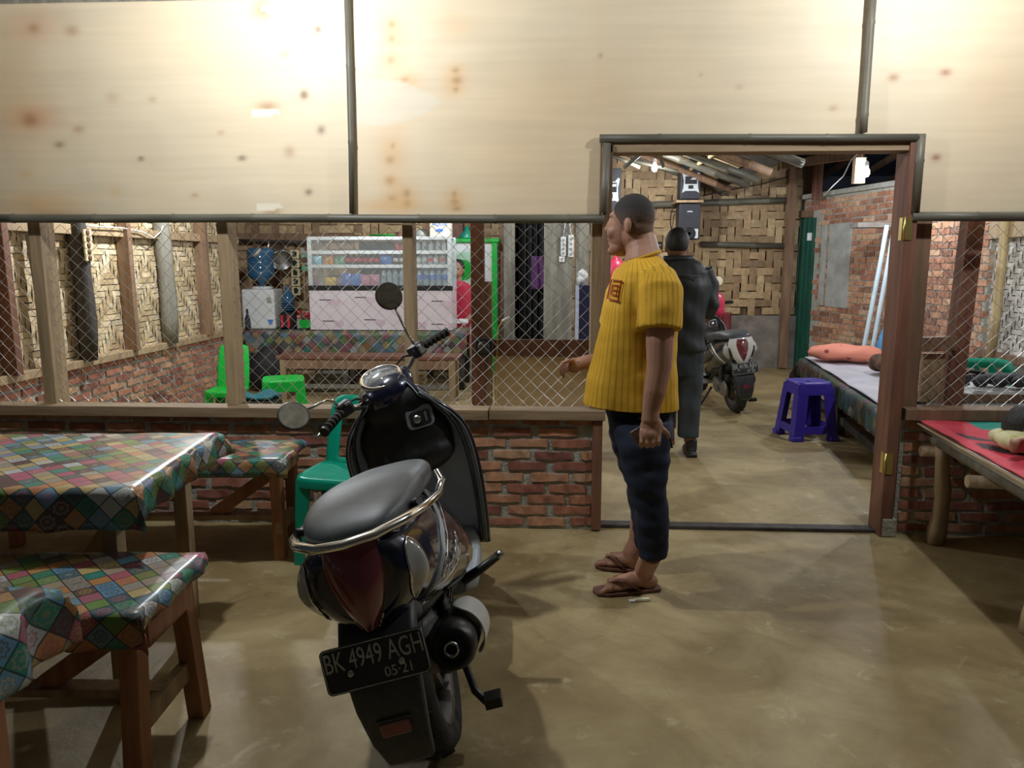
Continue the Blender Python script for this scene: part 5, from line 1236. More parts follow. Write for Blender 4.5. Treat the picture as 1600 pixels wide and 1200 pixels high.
    ex = B(MB().lathe([(.028,-.02),(.05,0),(.066,.03),(.068,.28),(.060,.31),(.045,.318),(.042,.30)], (.12,-.128,.275), 24, ax), 'exhaust', M['blackp'])
    B(MB().lathe([(.022,.30),(.022,.325),(.016,.325),(.016,.30)], (.12,-.128,.275), 14, ax, caps=False), 'exhaust_tip', M['steel'], ex)
    mb = MB(); u_, v_ = frame(ax)
    def shield(a, b):
        th = R(-75)+R(150)*a; d = Vector((0,-math.cos(th),0))+Vector((.27,0,.96))*math.sin(th); e = math.sin(PI*(.08+.84*b))**.35
        th2 = (a-.5)*2*e; th = R(18)+R(78)*th2; d = Vector((0,-math.cos(th),0))+Vector((.27,0,.96)).normalized()*math.sin(th)
        return Vector((.12,-.134,.28))+ax*(.02+.20*b)+d*(.081)
    mb.grid(shield, 14, 14); B(mb, 'heat_shield', pm('pale heat shield', (.5,.5,.48), (.6,.6,.58), 8, rough=.4), ex, solid=.004)
    B(MB().tube([(.12,-.128,.275),(.2,-.13,.20),(.32,-.05,.22),(.34,0,.26)], .02, 10), 'exhaust_pipe', M['engine'])
    sp = Vector((-.06,.125,.30)); st = Vector((-.13,.115,.56)); d = (st-sp)
    coil = [sp+d*(.15+.7*k/80)+Vector((.026*math.cos(k*.9), .026*math.sin(k*.9), 0)) for k in range(81)]
    sh_ = B(MB().tube([sp, sp+d], .012, 8), 'shock_absorber', M['steel']); B(MB().tube(coil, .0055, 6), 'spring', M['engine'], sh_)
    for s in (-1, 1):
        pg = B(MB().tube([(.36,s*.13,.31),(.36,s*.20,.335),(.365,s*.27,.365)], [.018,.016,.014], 10), 'foot_peg', M['blackp']); B(MB().tube([(.365,s*.268,.364),(.365,s*.288,.372)], .0145, 10), 'peg_tip', M['steel'], pg)
    B(MB().tube([(.30,.12,.22),(.33,.20,.10),(.35,.255,.012)], .012, 8), 'side_stand', M['engine'])
    B(MB().tube([(.05,-.11,.19),(-.02,-.13,.12),(-.06,-.16,.10)], .012, 8), 'centre_stand', M['blackp'])
    B(MB().box((-.08,-.185,.115), (.05,.05,.03)), 'stand_foot', M['blackp'])
    mb = MB(); mb.loft([[Vector((x, y*hw, zc+z*hh)) for y, z in [(math.cos(2*PI*k/20), math.sin(2*PI*k/20)) for k in range(20)]] for x, hw, zc, hh in ((-.28,.07,.52,.04),(-.15,.10,.48,.05),(.1,.12,.43,.06),(.3,.13,.36,.08),(.42,.13,.31,.06))], True, True); B(mb, 'inner_fender', M['blackp'])
    # --- floorboard and leg shield
    mb = MB(); prof = rrect(.36, .07, 4, .4)
    mb.loft([[Vector((x, p*w_, .262+q+dz)) for p, q in prof] for x, w_, dz in ((.38,.75,.03),(.45,.95,.005),(.60,1.0,0),(.76,1.0,.0),(.86,.95,.03))], True, True); B(mb, 'floorboard', M['silverp'])
    hwf = lambda v: (.205+.045*math.sin(PI*min(v*.95,1)))*(1-.5*(max(v-.62,0)/.38)**2.4)
    def shp(a, v, off=0):
        s = 2*a-1; z = .25+.75*v; xc = .89-.06*v+.03*math.sin(PI*v)
        rd = 1-max(0, abs(s)-.0)**6*.0
        return Vector((xc-.055*abs(s)**2.2+off, s*hwf(v)*(1-.0), z-(abs(s)**3)*.05*(v > .5)*(v-.5)*2*1.6))
    mb = MB(); mb.grid(lambda a, v: shp(a, v), 24, 24); inner = B(mb, 'leg_shield', M['silverp'], solid=.012)
    mb = MB(); mb.grid(lambda a, v: shp(a, v, .018)+Vector((.11*(1-(2*a-1)**2)*math.sin(PI*min(v+.12,1))**.7,0,0)), 24, 24); B(mb, 'front_cowl', body, solid=.008)
    edge = [shp(0, v, .004) for v in np.linspace(0, 1, 18)]+[shp(a, 1, .004) for a in np.linspace(0, 1, 14)[1:-1]]+[shp(1, v, .004) for v in np.linspace(1, 0, 18)]
    B(MB().tube(edge, .011, 8), 'shield_edge', body); 
    edge2 = [p+Vector((-.010,-.004*(1 if p.y > 0 else -1),0)) for p in edge]; B(MB().tube(edge2, .0035, 6), 'edge_trim', accent if not tail_frame else M['whitep'])
    for s in (0, 1):
        band = [shp(.06 if s == 0 else .94, v, -.012) for v in np.linspace(.02,.98,16)]
        bd = B(MB().tube(band, .022, 8, flat=.35), 'inner_band', M['greyp'])
        for v in (.16,.38,.6,.78): B(MB().lathe([(.006,0),(.005,.004)], shp(.06 if s == 0 else .94, v, -.026), 10, (-1,0,0)), 'bolt', M['black'], bd)
    # glove box bulge and key panel
    mb = MB(); mb.ell((.85,0,.75), (.095,.195,.17)); mb.ell((.83,0,.89), (.075,.145,.09)); mb.ell((.835,.0,.68), (.10,.185,.09))
    put('glove_box', remesh(mb, .012, 4), M['blackp'], t, True)
    B(MB().lathe([(.012,0),(.010,.006)], (.735,-.0,.64), 12, (-1,0,0)), 'bag_hook', M['chrome'])
    kp = MB(); kp.prism(rrect(.105,.085,4,.25), (.768,-.085,.835), (.25,-1,0), (.18,0,1), -.016); kq = B(kp, 'key_panel', M['silverp'], bevel=.004)
    B(MB().prism(rrect(.08,.06,4,.25), (.750,-.088,.832), (.25,-1,0), (.18,0,1), -.006), 'key_plate', M['blackp'], kq)
    B(MB().lathe([(.016,0),(.016,.006),(.006,.007)], (.748,-.075,.832), 14, (-1,0,.2)), 'ignition', M['steel'], kq); B(MB().box((.741,-.112,.838), (.008,.006,.035)), 'key_lever', M['steel'], kq)
    # --- steering group, turned about the raked head
    ax_s = Vector((-.42,0,.91)).normalized(); piv = Vector((.86,0,.90))
    Ms = Matrix.Translation(piv) @ Matrix.Rotation(steer, 4, ax_s) @ Matrix.Translation(-piv)
    mb = MB(); mb.ell((.885,0,.955), (.128,.122,.085)); mb.ell((.87,0,.91), (.10,.095,.075)); mb.tube([(.88,0,.92),(.90,0,.83)], [.07,.05], 14); mb.tube([(.855,-.11,.97),(.855,.11,.97)], .042, 12)
    cw = put('handlebar_cowl', remesh(mb, .009, 4), body, t, True); cw.matrix_local = Ms
    nsp = Vector((-.42,0,.91)).normalized(); sc = Vector((.855,0,1.015))
    sp_ = B(MB().lathe([(.082,-.02),(.088,0),(.086,.012),(.072,.014),(.070,.008)], sc, 32, nsp, caps=False), 'gauge_bezel', M['chrome'] if not tail_frame else M['blackp'], cw)
    B(MB().lathe([(.001,.004),(.072,.004)], sc, 32, nsp, caps=False), 'gauge_face', pm('gauge face', (.20,.21,.2), (.3,.31,.3), 8, rough=.4), cw)
    B(MB().lathe([(.034,.007),(.036,.010),(.030,.011)], sc+Vector((0,-.008,0)), 24, nsp), 'gauge_dial', M['steel'], cw)
    for k in range(9):
        a = R(-40+32*k); u_, v_ = frame(nsp); B(MB().beam(sc+nsp*.007+(u_*math.cos(a)+v_*math.sin(a))*.05, sc+nsp*.007+(u_*math.cos(a)+v_*math.sin(a))*.062, .004, .001), 'gauge_mark', M['white'], cw)
    B(MB().lathe([(.074,.009),(.060,.021),(.035,.028),(.002,.031)], sc, 32, nsp, caps=False), 'gauge_glass', M['glass'], cw)
    for s in (-1, 1):
        B(MB().tube([(.87,s*.09,.965),(.865,s*.14,.98),(.85,s*.19,1.005),(.83,s*.23,1.015)], .0125, 10), 'handlebar', M['chrome'], cw)
        B(MB().tube([(.838,s*.225,1.014),(.822,s*.285,1.012),(.80,s*.34,1.005)], [.0165,.0175,.0165], 12), 'grip', M['rubber'], cw)
        B(MB().tube([(.80,s*.34,1.005),(.795,s*.352,1.004)], .019, 12), 'bar_end', M['blackp'], cw)
        for k in range(5): p = Vector((.838,s*.225,1.014)).lerp(Vector((.80,s*.34,1.005)), (k+1)/6); B(MB().tube([p, p+Vector((-.004,s*.007,0))], .0187, 12), 'grip_ring', M['rubber'], cw)
        B(MB().box((.845,s*.205,1.015), (.06,.06,.055), Euler((0,0,R(-18*s))).to_matrix()), 'switch_box', M['blackp'], cw, bevel=.010)
        B(MB().box((.815,s*.200,1.030), (.02,.022,.012), Euler((0,0,R(-30*s))).to_matrix()), 'switch', M['silverp'], cw, bevel=.003)
        B(MB().tube([(.885,s*.205,1.008),(.89,s*.25,1.005),(.865,s*.34,.995),(.855,s*.365,.993)], [.007,.008,.006,.005], 8), 'brake_lever', M['steel'], cw)
        B(MB().tube([(.83,s*.19,1.0),(.90,s*.17,1.02),(.93,s*.10,1.0),(.91,s*.06,.93)], .0045, 6), 'brake_cable', M['blackp'], cw)
        if mirrors:
            if s < 0: stem = [(.855,s*.215,1.035),(.855,s*.215,1.065),(.85,s*.215,1.10),(.85,s*.235,1.21)]; hc = Vector((.85,s*.24,1.258)); hn = Vector((-.96,.2,.10))
            else: stem = [(.855,s*.215,1.03),(.85,s*.225,1.065),(.835,s*.25,1.085),(.82,s*.35,1.105)]; hc = Vector((.80,s*.405,1.118)); hn = Vector((-.85,-.05,.42))
            B(MB().tube(stem, .0055, 8), 'mirror_stem', M['chrome'], cw)
            B(MB().lathe([(.01,-.03),(.04,-.022),(.0555,-.006),(.0575,.002),(.054,.004)], hc, 28, hn), 'mirror_head', M['blackp'], cw)
            B(MB().lathe([(.001,.0045),(.051,.0045)], hc, 28, hn, caps=False), 'mirror_glass', M['mirror'], cw)
    fw_ = wheel(t, 'front_wheel', (1.24,0,.235), .235, .085, 'rim'); fw_.matrix_local = Ms
    for s in (-1, 1): B(MB().tube([(.98,s*.075,.70),(1.16,s*.075,.33),(1.24,s*.075,.235)], [.022,.022,.018], 10), 'fork', M['engine'], fw_)
    mb = MB(); mb.grid(lambda a, b: Vector((1.24,0,.235))+Vector((math.cos(R(-15)+R(170)*b),0,math.sin(R(-15)+R(170)*b)))*(.275-.04*(2*a-1)**2)+Vector((0,(a-.5)*.15,0)), 10, 24); B(mb, 'front_fender', body, fw_, solid=.006)
    B(MB().lathe([(.001,.045),(.05,.038),(.075,.015),(.08,0)], (.985,0,.70), 24, (1,0,.15)), 'head_lamp', M['clearlens'])
    return t
M['badge'] = pm('badge silver', (.55,.56,.57), rough=.35, metal=.4)
SCOOT = dict(loc=(-.325, 2.10, 0), heading=R(-5), lean=R(14.5), steer=R(45))
make_scooter('motor_scooter', 'navy blue scooter parked in the foreground with chrome grab rail', SCOOT['loc'], SCOOT['heading'], SCOOT['lean'], SCOOT['steer'], M['navy'], M['silverp'], 'BK 4949 AGH', '05·21', 'Scoopy', 1.0)
c = G(1143, 643, .008)
make_scooter('motor_scooter', 'white and black scooter parked inside beyond the doorway', (c.x+.02, c.y+.0, .008), R(-5), R(7), R(10), pm('black gloss paint', (.012,.013,.014), rough=.2, coat=1), M['whitep'], 'BK 4196 ABV', '07 20', None, .95, tail_frame=M['whitep'], rail=False)
# ================================================================== people
def ring_px(y, xl, xr, Y, b, n=20, sk=0.0, e=2.3, dz=0.0):
    """ellipse ring: silhouette xl..xr at picture row y, at depth Y, half depth b"""
    L, Rr = P(xl, y, Y), P(xr, y, Y); c = (L+Rr)/2; a = (Rr-L).length/2; r = []
    for k in range(n):
        t = 2*PI*k/n; cc, ss = math.cos(t), math.sin(t); q = 2/e
        r.append(Vector((c.x+a*math.copysign(abs(cc)**q, cc), c.y+b*math.copysign(abs(ss)**q, ss)+sk*cc*a, c.z+dz*cc)))
    return r
def limb_px(mb, rows, n=18):
    mb.loft([ring_px(*r, n=n) for r in rows][::-1], True, True); return mb
def finger(mb, pts, r0, r1):
    m = len(pts); mb.tube(pts, [r0+(r1-r0)*i/(m-1) for i in range(m)], 8); mb.ell(pts[-1], (r1*1.02,)*3, n=8, m=6)
# ------------------------------------------------ man in the yellow shirt, in profile facing left
YB, YN, YFR = 3.20, 2.99, 3.42          # body, near (left) arm and leg, far arm and leg
hf = G(975, 937, 0)
man = thing('person', 'man in yellow striped t-shirt and dark jeans standing by the doorway', 'person', (P(985, 900, YB).x, YB, 0))
mb = MB()
# head: cranium, face, jaw, neck
HY_ = 3.24
hc = P(990, 346, HY_); k = HY_/1180*1.02
turn = Matrix.Rotation(R(-33), 3, 'Z')
H = lambda x, y, z: hc+turn @ Vector((x, y, z))       # x<0 = towards his face
mb.ell(H(-.002,0,.018), (.092,.076,.094), turn, 20, 14); mb.ell(H(-.045,0,-.035), (.070,.064,.095), turn, 18, 12)
mb.ell(H(-.060,0,-.105), (.045,.050,.040), turn, 14, 10); mb.ell(H(.008,0,-.05), (.072,.064,.075), turn, 16, 10)
mb.ell(H(-.120,0,-.030), (.018,.015,.016), turn, 10, 8); mb.tube([H(-.100,0,.02), H(-.116,0,-.012), H(-.126,0,-.030)], [.010,.012,.011], 8)
mb.ell(H(-.080,0,.026), (.022,.052,.018), turn, 12, 8)
mb.ell(H(-.104,0,-.072), (.014,.028,.009), turn, 10, 6); mb.ell(H(-.102,0,-.090), (.013,.025,.010), turn, 10, 6)
mb.ell(H(-.092,0,-.120), (.026,.028,.020), turn, 10, 8)
for s in (-1, 1): mb.ell(H(-.072, s*.042, -.045), (.03,.024,.028), turn, 10, 8)
mb.tube([P(1000,372,3.24), P(1004,392,3.22), P(1006,412,3.20)], [.066,.070,.085], 16)
for s in (-1, 1):
    e0 = H(.012, s*.076, -.022); mb.ell(e0, (.018,.010,.031), turn @ Matrix.Rotation(R(12*s), 3, 'Z'), 12, 8)
# near arm (his left): upper arm, elbow, forearm, wrist
A = [P(1034,452,3.02), P(1032,500,2.97), P(1031,535,2.95), P(1030,572,2.94), P(1023,612,2.93), P(1017,640,2.93), P(1016,658,2.93)]
mb.tube(A, [.066,.060,.054,.049,.044,.034,.036], 16, flat=.92)
# near hand, back of the hand to the camera, fingers closed round a packet
pc_ = P(1018,668,2.93)
mb.ell(pc_, (.047,.026,.050), Matrix.Rotation(R(8), 3, 'Y'), 14, 10); mb.ell(P(1014,680,2.92), (.040,.026,.034), None, 12, 8)
for i, (xk, ln) in enumerate(((1004,1.0), (1012,1.08), (1020,1.03), (1028,.85))):
    a = P(xk-1.5+1.2*i, 681, 2.910); b = a+Vector((-.002,-.012,-.024*ln)); c = b+Vector((.002,.020,-.019*ln)); d = c+Vector((.004,.028,.010))
    finger(mb, [a+Vector((0,.008,.022)), a, b, c, d], .0094, .0078)
th = [P(1030,668,2.93), P(1037,672,2.935), P(1043,678,2.945), P(1045,684,2.955)]; finger(mb, th, .0125, .009)
# far arm (his right): forearm and hand reaching forward
A = [P(985,450,3.44), P(968,500,3.50), P(950,548,3.50), P(935,566,3.48), P(915,566,3.46), P(905,569,3.46)]
mb.tube(A, [.062,.056,.052,.046,.034,.032], 14)
fh = P(898,571,3.46); mb.ell(fh, (.040,.026,.036), None, 12, 8)
for i, (dx, dz, ln) in enumerate(((-.034,.018,1.0), (-.038,.006,1.05), (-.036,-.008,.98), (-.030,-.020,.8))):
    a = fh+Vector((dx, 0, dz)); finger(mb, [a, a+Vector((-.020*ln,.004,-.006)), a+Vector((-.030*ln,.010,-.020)), a+Vector((-.024*ln,.016,-.034))], .010, .008)
finger(mb, [fh+Vector((-.01,-.02,.022)), fh+Vector((-.030,-.030,.026)), fh+Vector((-.048,-.030,.018))], .0115, .009)
# lower legs and feet
def foot(toe, heel, Y, ank):
    t_, h_ = Vector(toe), Vector(heel); d = (t_-h_); L = d.length; u = d.normalized(); s = Vector((-u.y, u.x, 0))
    R3 = Matrix((u, s, Vector((0,0,1)))).transposed()
    b = h_+Vector((0,0,0))
    mb.ell(b+u*L*.17+Vector((0,0,.042)), (.046,.034,.036), R3, 14, 8)
    mb.tube([b+u*L*.12+Vector((0,0,.055)), b+u*L*.40+Vector((0,0,.052)), b+u*L*.66+Vector((0,0,.036)), b+u*L*.80+Vector((0,0,.030))], [.034,.036,.036,.034], 14, up=s)
    mb.ell(b+u*L*.68+Vector((0,0,.030)), (.05,.045,.018), R3, 14, 8)
    mb.tube([ank, b+u*L*.24+Vector((0,0,.085)), b+u*L*.22+Vector((0,0,.05))], [.046,.042,.042], 14)
    for i in range(5):
        off = (.034-.017*i); ln = (.045,.040,.036,.030,.024)[i]; rr = (.0135,.0105,.010,.0095,.009)[i]
        a = b+u*(L*.78-.006*i)+s*off+Vector((0,0,.030)); finger(mb, [a, a+u*ln*.55+Vector((0,0,.0)), a+u*ln+Vector((0,0,-.010))], rr, rr*.95)
    return b, u, s, L
nt, nh = G(932, 927, .0), G(1028, 921, .0)
ft, fh2 = G(934, 884, .0), G(1003, 893, .0)
near = foot(nt, nh, YN, P(1018, 866, YN+.06)); far = foot(ft, fh2, YFR, P(996, 850, YFR-.04))
limb_px(mb, [(405,988,1026,3.2,.07), (420,980,1040,3.2,.11), (440,968,1044,3.2,.15), (500,955,1046,3.2,.15), (560,945,1044,3.2,.14), (620,955,1040,3.2,.13), (670,965,1038,3.2,.11)])
mb.tube([P(1030,440,3.12), P(1034,452,3.02)], .06, 12); mb.tube([P(990,440,3.34), P(985,450,3.44)], .055, 12)
mb.tube([P(1005,650,3.12), P(1010,720,3.05), P(1013,780,3.04), P(1018,866,YN+.06)], [.08,.06,.05,.042], 12); mb.tube([P(1000,650,3.30), P(1000,720,3.36), P(1005,780,3.38), P(996,850,YFR-.04)], [.08,.06,.05,.042], 12)
body_m = remesh(mb, .0045, 2, .4)
skin2 = M['skin']
bo = put('body', body_m, [skin2], man)
# cropped hair: cap over the skull
mb = MB(); mb.ell(H(-.001,0,.0195), (.0930,.0770,.0950), turn, 24, 16); mb.ell(H(.020,0,-.025), (.066,.069,.066), turn, 20, 12)
m = remesh(mb, .006, 2); bm = bmesh.new(); bm.from_mesh(m); Ti = turn.inverted(); kill = []
for v in bm.verts:
    q = Ti @ (v.co-hc); zmin = -.075+max(0, (.030-q.x))*1.1 if q.x > -.02 else -.02+(-.02-q.x)*1.25
    if q.x < -.072+max(0,q.z-.05)*-.3 or q.z < zmin: kill.append(v)
bmesh.ops.delete(bm, geom=kill, context='VERTS'); bm.to_mesh(m); bm.free()
def fade_mat():
    t = NT('cropped hair fading into skin'); co = t.coords(); z = t.node('ShaderNodeSeparateXYZ', {0: co}).outputs[2]
    nz = t.node('ShaderNodeTexNoise', {'Vector': co, 'Scale': 160, 'Detail': 2}).outputs[0]
    zz = t.math('ADD', z, t.math('MULTIPLY', t.math('SUBTRACT', nz, .5), .05))
    f = t.node('ShaderNodeMapRange', {0: zz, 1: hc.z-.06, 2: hc.z+.055, 3: .25, 4: 1.0}).outputs[0]
    t.set('Base Color', t.mix(f, (.30,.17,.12), (.022,.019,.019))); t.set('Roughness', .8)
    t.set('Normal', t.node('ShaderNodeBump', {'Strength': .3, 'Distance': .004, 'Height': nz}).outputs[0]); return t.m
put('hair', m, fade_mat(), man)
# eyes, brow (near side)
for s in (-1, 1):
    MB().ell(H(-.089, s*.030, .008), (.008,.010,.005), turn, 10, 6).build('eye', M['white'], man)
    MB().ell(H(-.0955, s*.031, .008), (.003,.005,.004), turn, 8, 6).build('pupil', M['black'], man)
    MB().tube([H(-.100, s*.016, .028), H(-.095, s*.032, .032), H(-.082, s*.046, .028)], [.003,.004,.002], 6).build('eyebrow', M['stubble'], man)
# t-shirt
def clip(m, co, no, near=None, rad=9):
    """cut the cloth open along a hem plane"""
    bm = bmesh.new(); bm.from_mesh(m); co = Vector(co); no = Vector(no).normalized()
    g = [f for f in bm.faces if near is None or (f.calc_center_median()-near).length < rad]
    ge = set(e for f in g for e in f.edges); gv = set(v for f in g for v in f.verts)
    bmesh.ops.bisect_plane(bm, geom=list(gv)+list(ge)+g, plane_co=co, plane_no=no, clear_outer=False)
    dead = [f for f in bm.faces if (near is None or (f.calc_center_median()-near).length < rad*1.25) and (f.calc_center_median()-co).dot(no) > 1e-5]
    bmesh.ops.delete(bm, geom=dead, context='FACES'); bm.to_mesh(m); bm.free()
def folds(m, f1, amp, stretch=(1,1,1)):
    nrm = [v.normal.copy() for v in m.vertices]
    for v, nv in zip(m.vertices, nrm):
        c = v.co; n = _ns.noise(Vector((c.x*f1*stretch[0], c.y*f1*stretch[1], c.z*f1*stretch[2]))); n2 = _ns.noise(Vector((c.z*f1*1.7, c.x*f1*1.3, c.y*f1+5)))
        v.co = c+nv*(amp*(n+.5*n2))
mb = MB()
rows = [(402,984,1031,3.21,.085), (412,975,1040,3.20,.12), (424,966,1048,3.20,.165), (440,957,1053,3.20,.19), (465,950,1057,3.20,.195), (500,941,1058,3.20,.185), (530,934,1056,3.20,.18), (560,926,1056,3.20,.18), (590,918,1057,3.20,.185), (612,914,1058,3.20,.19), (630,911,1058,3.20,.192), (665,905,1060,3.20,.195)]
mb.loft([ring_px(y, a, b, Y, d, n=28, e=2.4) for y, a, b, Y, d in rows][::-1], True, True)
SA_ = [P(1026,432,3.06), P(1031,455,3.01), P(1031,490,2.975), P(1030,515,2.96)]
mb.tube(SA_, [.075,.088,.087,.087], 20, flat=.95)
mb.tube([P(985,430,3.36), P(975,460,3.42), P(968,495,3.46), P(962,512,3.48)], [.07,.082,.08,.08], 18)
sh = remesh(mb, .0075, 4, .5)
clip(sh, P(985, 631, 3.2), (-.045, 0, -1), P(985, 660, 3.2), .30)
folds(sh, 9, .007, (1.4,1,.6))
at = sh.attributes.new('stripe', 'FLOAT', 'POINT'); ctr_ = P(990, 520, 3.2); vals = []
ax0, ax1 = P(1030,440,3.02), P(1030,514,2.96); axd = (ax1-ax0).normalized()
for v in sh.vertices:
    c = v.co; w_ = c-ax0; tt = w_.dot(axd); dr_ = w_-axd*tt
    if dr_.length < .108 and tt > -.02 and c.y < 3.10 and c.x > P(1006,480,3.0).x: vals.append(math.atan2(dr_.y, dr_.x)*.088)
    else: vals.append(math.atan2((c.y-ctr_.y)*1.1, c.x-ctr_.x)*.19)
at.data.foreach_set('value', vals)
def shirt_mat():
    t = NT('yellow knit stripes'); co = t.coords(); s = t.node('ShaderNodeSeparateXYZ', {0: co})
    st = t.node('ShaderNodeAttribute', attribute_name='stripe').outputs['Fac']
    wv = t.math('SINE', t.math('MULTIPLY', st, 2*PI/.024)); hz = t.math('SINE', t.math('MULTIPLY', s.outputs[2], 2*PI/.010))
    a = t.math('GREATER_THAN', wv, .60); b = t.math('GREATER_THAN', hz, -.1)
    f = t.math('MULTIPLY', a, t.math('MULTIPLY_ADD', b, .35, .35))
    c = t.mix(f, (.68,.38,.018), (.30,.165,.015))
    t.set('Base Color', c); t.set('Roughness', .85)
    nz = t.node('ShaderNodeTexNoise', {'Vector': co, 'Scale': 9, 'Detail': 3}).outputs[0]
    t.set('Normal', t.node('ShaderNodeBump', {'Strength': .3, 'Distance': .02, 'Height': nz}).outputs[0]); return t.m
so = put('t_shirt', sh, shirt_mat(), man, solid=.004)
# collar rib, sleeve and hem seams
dk = pm('mustard rib', (.50,.27,.015), (.58,.32,.02), 20, rough=.9)
cr = ring_px(398, 978, 1030, 3.21, .088, n=28, e=2.2); L0, L1 = P(978,398,3.21).x, P(1030,398,3.21).x
cr = [v+Vector((0,0,-.045*(1-(v.x-L0)/(L1-L0))+.012)) for v in cr]
MB().tube(cr+[cr[0]], .009, 8).build('collar', dk, so)
# chest print: red outlined box on his front
pu = Vector((.62,-.78,0)).normalized(); o_ = P(958, 452, 3.06); red = pm('brick red print', (.45,.09,.03), rough=.8)
dd = [(955,437), (971,439), (966,470), (949,466)]
def on_shirt(px_, py_):
    d = ray(px_, py_).normalized(); best = None
    for v in sh.vertices:
        w_ = v.co-_C; tt = w_.dot(d); pr = (w_-d*tt).length
        if pr < .012 and (best is None or tt < best): best = tt
    return _C+d*((best if best else 3.3)-.006)
cps = [on_shirt(*q) for q in dd]
pr = MB()
for a, b in zip(cps, cps[1:]+cps[:1]): pr.beam(a, b, .007, .004)
c0, c1, c2, c3 = cps
for (u0, v0, u1, v1) in ((.25,.25,.75,.25), (.75,.25,.75,.75), (.25,.25,.25,.75), (.25,.5,.75,.5), (.25,.75,.75,.75)):
    f_ = lambda u, v: c0.lerp(c1, u).lerp(c3.lerp(c2, u), v)
    pr.beam(f_(u0,v0), f_(u1,v1), .005, .004)
pr.build('chest_print', red, so)
# jeans
mb = MB()
limb_px(mb, [(600,935,1052,3.20,.15), (628,946,1051,3.20,.155), (655,950,1050,3.20,.155), (685,954,1049,3.20,.13)])
limb_px(mb, [(655,956,1050,3.11,.10), (690,962,1048,3.07,.098), (725,972,1045,3.05,.088), (755,979,1042,3.04,.078), (775,984,1042,3.04,.073), (800,992,1046,3.04,.072), (830,995,1046,3.04,.068), (858,998,1042,3.04,.062), (880,1000,1040,3.04,.060)])
limb_px(mb, [(655,952,1044,3.30,.10), (690,955,1038,3.34,.096), (725,966,1034,3.36,.088), (755,978,1030,3.37,.078), (775,981,1028,3.38,.073), (800,986,1030,3.38,.07), (830,988,1026,3.38,.066), (852,990,1020,3.38,.06)])
jn = remesh(mb, .0085, 3, .5)
clip(jn, P(1020, 868, 3.04), (.05, 0, -1), P(1020, 880, 3.04), .12)
folds(jn, 14, .009, (.7,.7,1.5))
put('jeans', jn, M['denim'], man, solid=.004)
# sandals
for (b, u, s, L) in (near, far):
    out = [(-.012,.0),(-.006,.030),(L*.3,.040),(L*.6,.052),(L*.85,.054),(L*1.02,.038),(L*1.06,.0),(L*1.02,-.036),(L*.85,-.050),(L*.6,-.046),(L*.3,-.036),(-.006,-.030)]
    base = Vector((b.x, b.y, .003))
    sd = MB().prism(out, base, u, s, .014).build('sandal_sole', M['leather'], man, bevel=.004)
    pt = base+u*L*.80+s*.014+Vector((0,0,.052)); 
    for e_ in (-1, 1):
        q = base+u*L*.34+s*(e_*.040)+Vector((0,0,.018)); mid_ = pt.lerp(q, .5)+Vector((0,0,.026))+s*e_*.012
        MB().tube([pt, pt.lerp(mid_,.5)+Vector((0,0,.008)), mid_, mid_.lerp(q,.6)+s*e_*.006, q], [.008,.013,.015,.014,.010], 8, flat=.35, up=(0,0,1)).build('sandal_strap', M['leather'], sd)
# packet in the near hand
q0 = P(1003, 682, 2.95); pk = thing('drink_sachet', 'small dark printed sachet held in the near hand of the man', 'packet', q0)
Mq = Euler((R(8), R(-32), R(5))).to_matrix()
MB().box(q0, (.065,.012,.085), Mq).build('pouch', pm('sachet print', (.03,.045,.06), (.30,.16,.11), 30, rough=.35), pk, bevel=.004)
MB().tube([P(1040,672,2.96), P(1047,684,2.95), P(1050,700,2.945)], .004, 6).build('key_cord', M['black'], pk)
# ------------------------------------------------ man in the black jacket, walking away
Y2 = 5.55
m2 = thing('person', 'man in black jacket seen from behind beyond the doorway', 'person', (P(1078,700,Y2).x, Y2, .008))
mb = MB()
hc2 = P(1058, 382, Y2); mb.ell(hc2, (.078,.095,.108)); mb.ell(hc2+Vector((0,.02,-.05)), (.066,.08,.075)); mb.tube([hc2+Vector((0,-.01,-.07)), P(1060,412,Y2)], [.058,.066], 14)
for s in (-1, 1): mb.ell(hc2+Vector((s*.077,.005,-.025)), (.012,.02,.03))
a = [P(1109,440,Y2+.02), P(1111,475,Y2), P(1108,492,Y2+.14), P(1104,498,Y2+.24)]; mb.tube(a, [.05,.045,.036,.032], 12)
h2 = a[-1]; mb.ell(h2+Vector((0,.04,0)), (.03,.045,.035))
for i in range(4): finger(mb, [h2+Vector((-.018+.012*i,.075,-.01)), h2+Vector((-.018+.012*i,.10,-.03)), h2+Vector((-.016+.012*i,.09,-.055))], .009, .008)
finger(mb, [h2+Vector((-.02,.05,.02)), h2+Vector((-.035,.075,.01)), h2+Vector((-.04,.09,-.01))], .011, .009)
a = [P(1012,440,Y2+.02), P(1006,480,Y2), P(1008,515,Y2+.05), P(1012,545,Y2+.10)]; mb.tube(a, [.05,.045,.036,.030], 12)
h3 = a[-1]; mb.ell(h3+Vector((0,.0,-.04)), (.026,.04,.045))
for i in range(4): finger(mb, [h3+Vector((0,-.024+.016*i,-.07)), h3+Vector((0,-.024+.016*i,-.10)), h3+Vector((.008,-.02+.014*i,-.125))], .009, .008)
finger(mb, [h3+Vector((0,.035,-.04)), h3+Vector((.004,.05,-.07)), h3+Vector((.004,.05,-.09))], .010, .008)
for x in (1078, 1044): mb.tube([P(x,660,Y2), P(x+1,695,Y2)], .045, 12)
limb_px(mb, [(405,1045,1075,Y2,.06), (425,1022,1098,Y2,.09), (500,1026,1092,Y2,.09), (560,1026,1092,Y2,.09)])
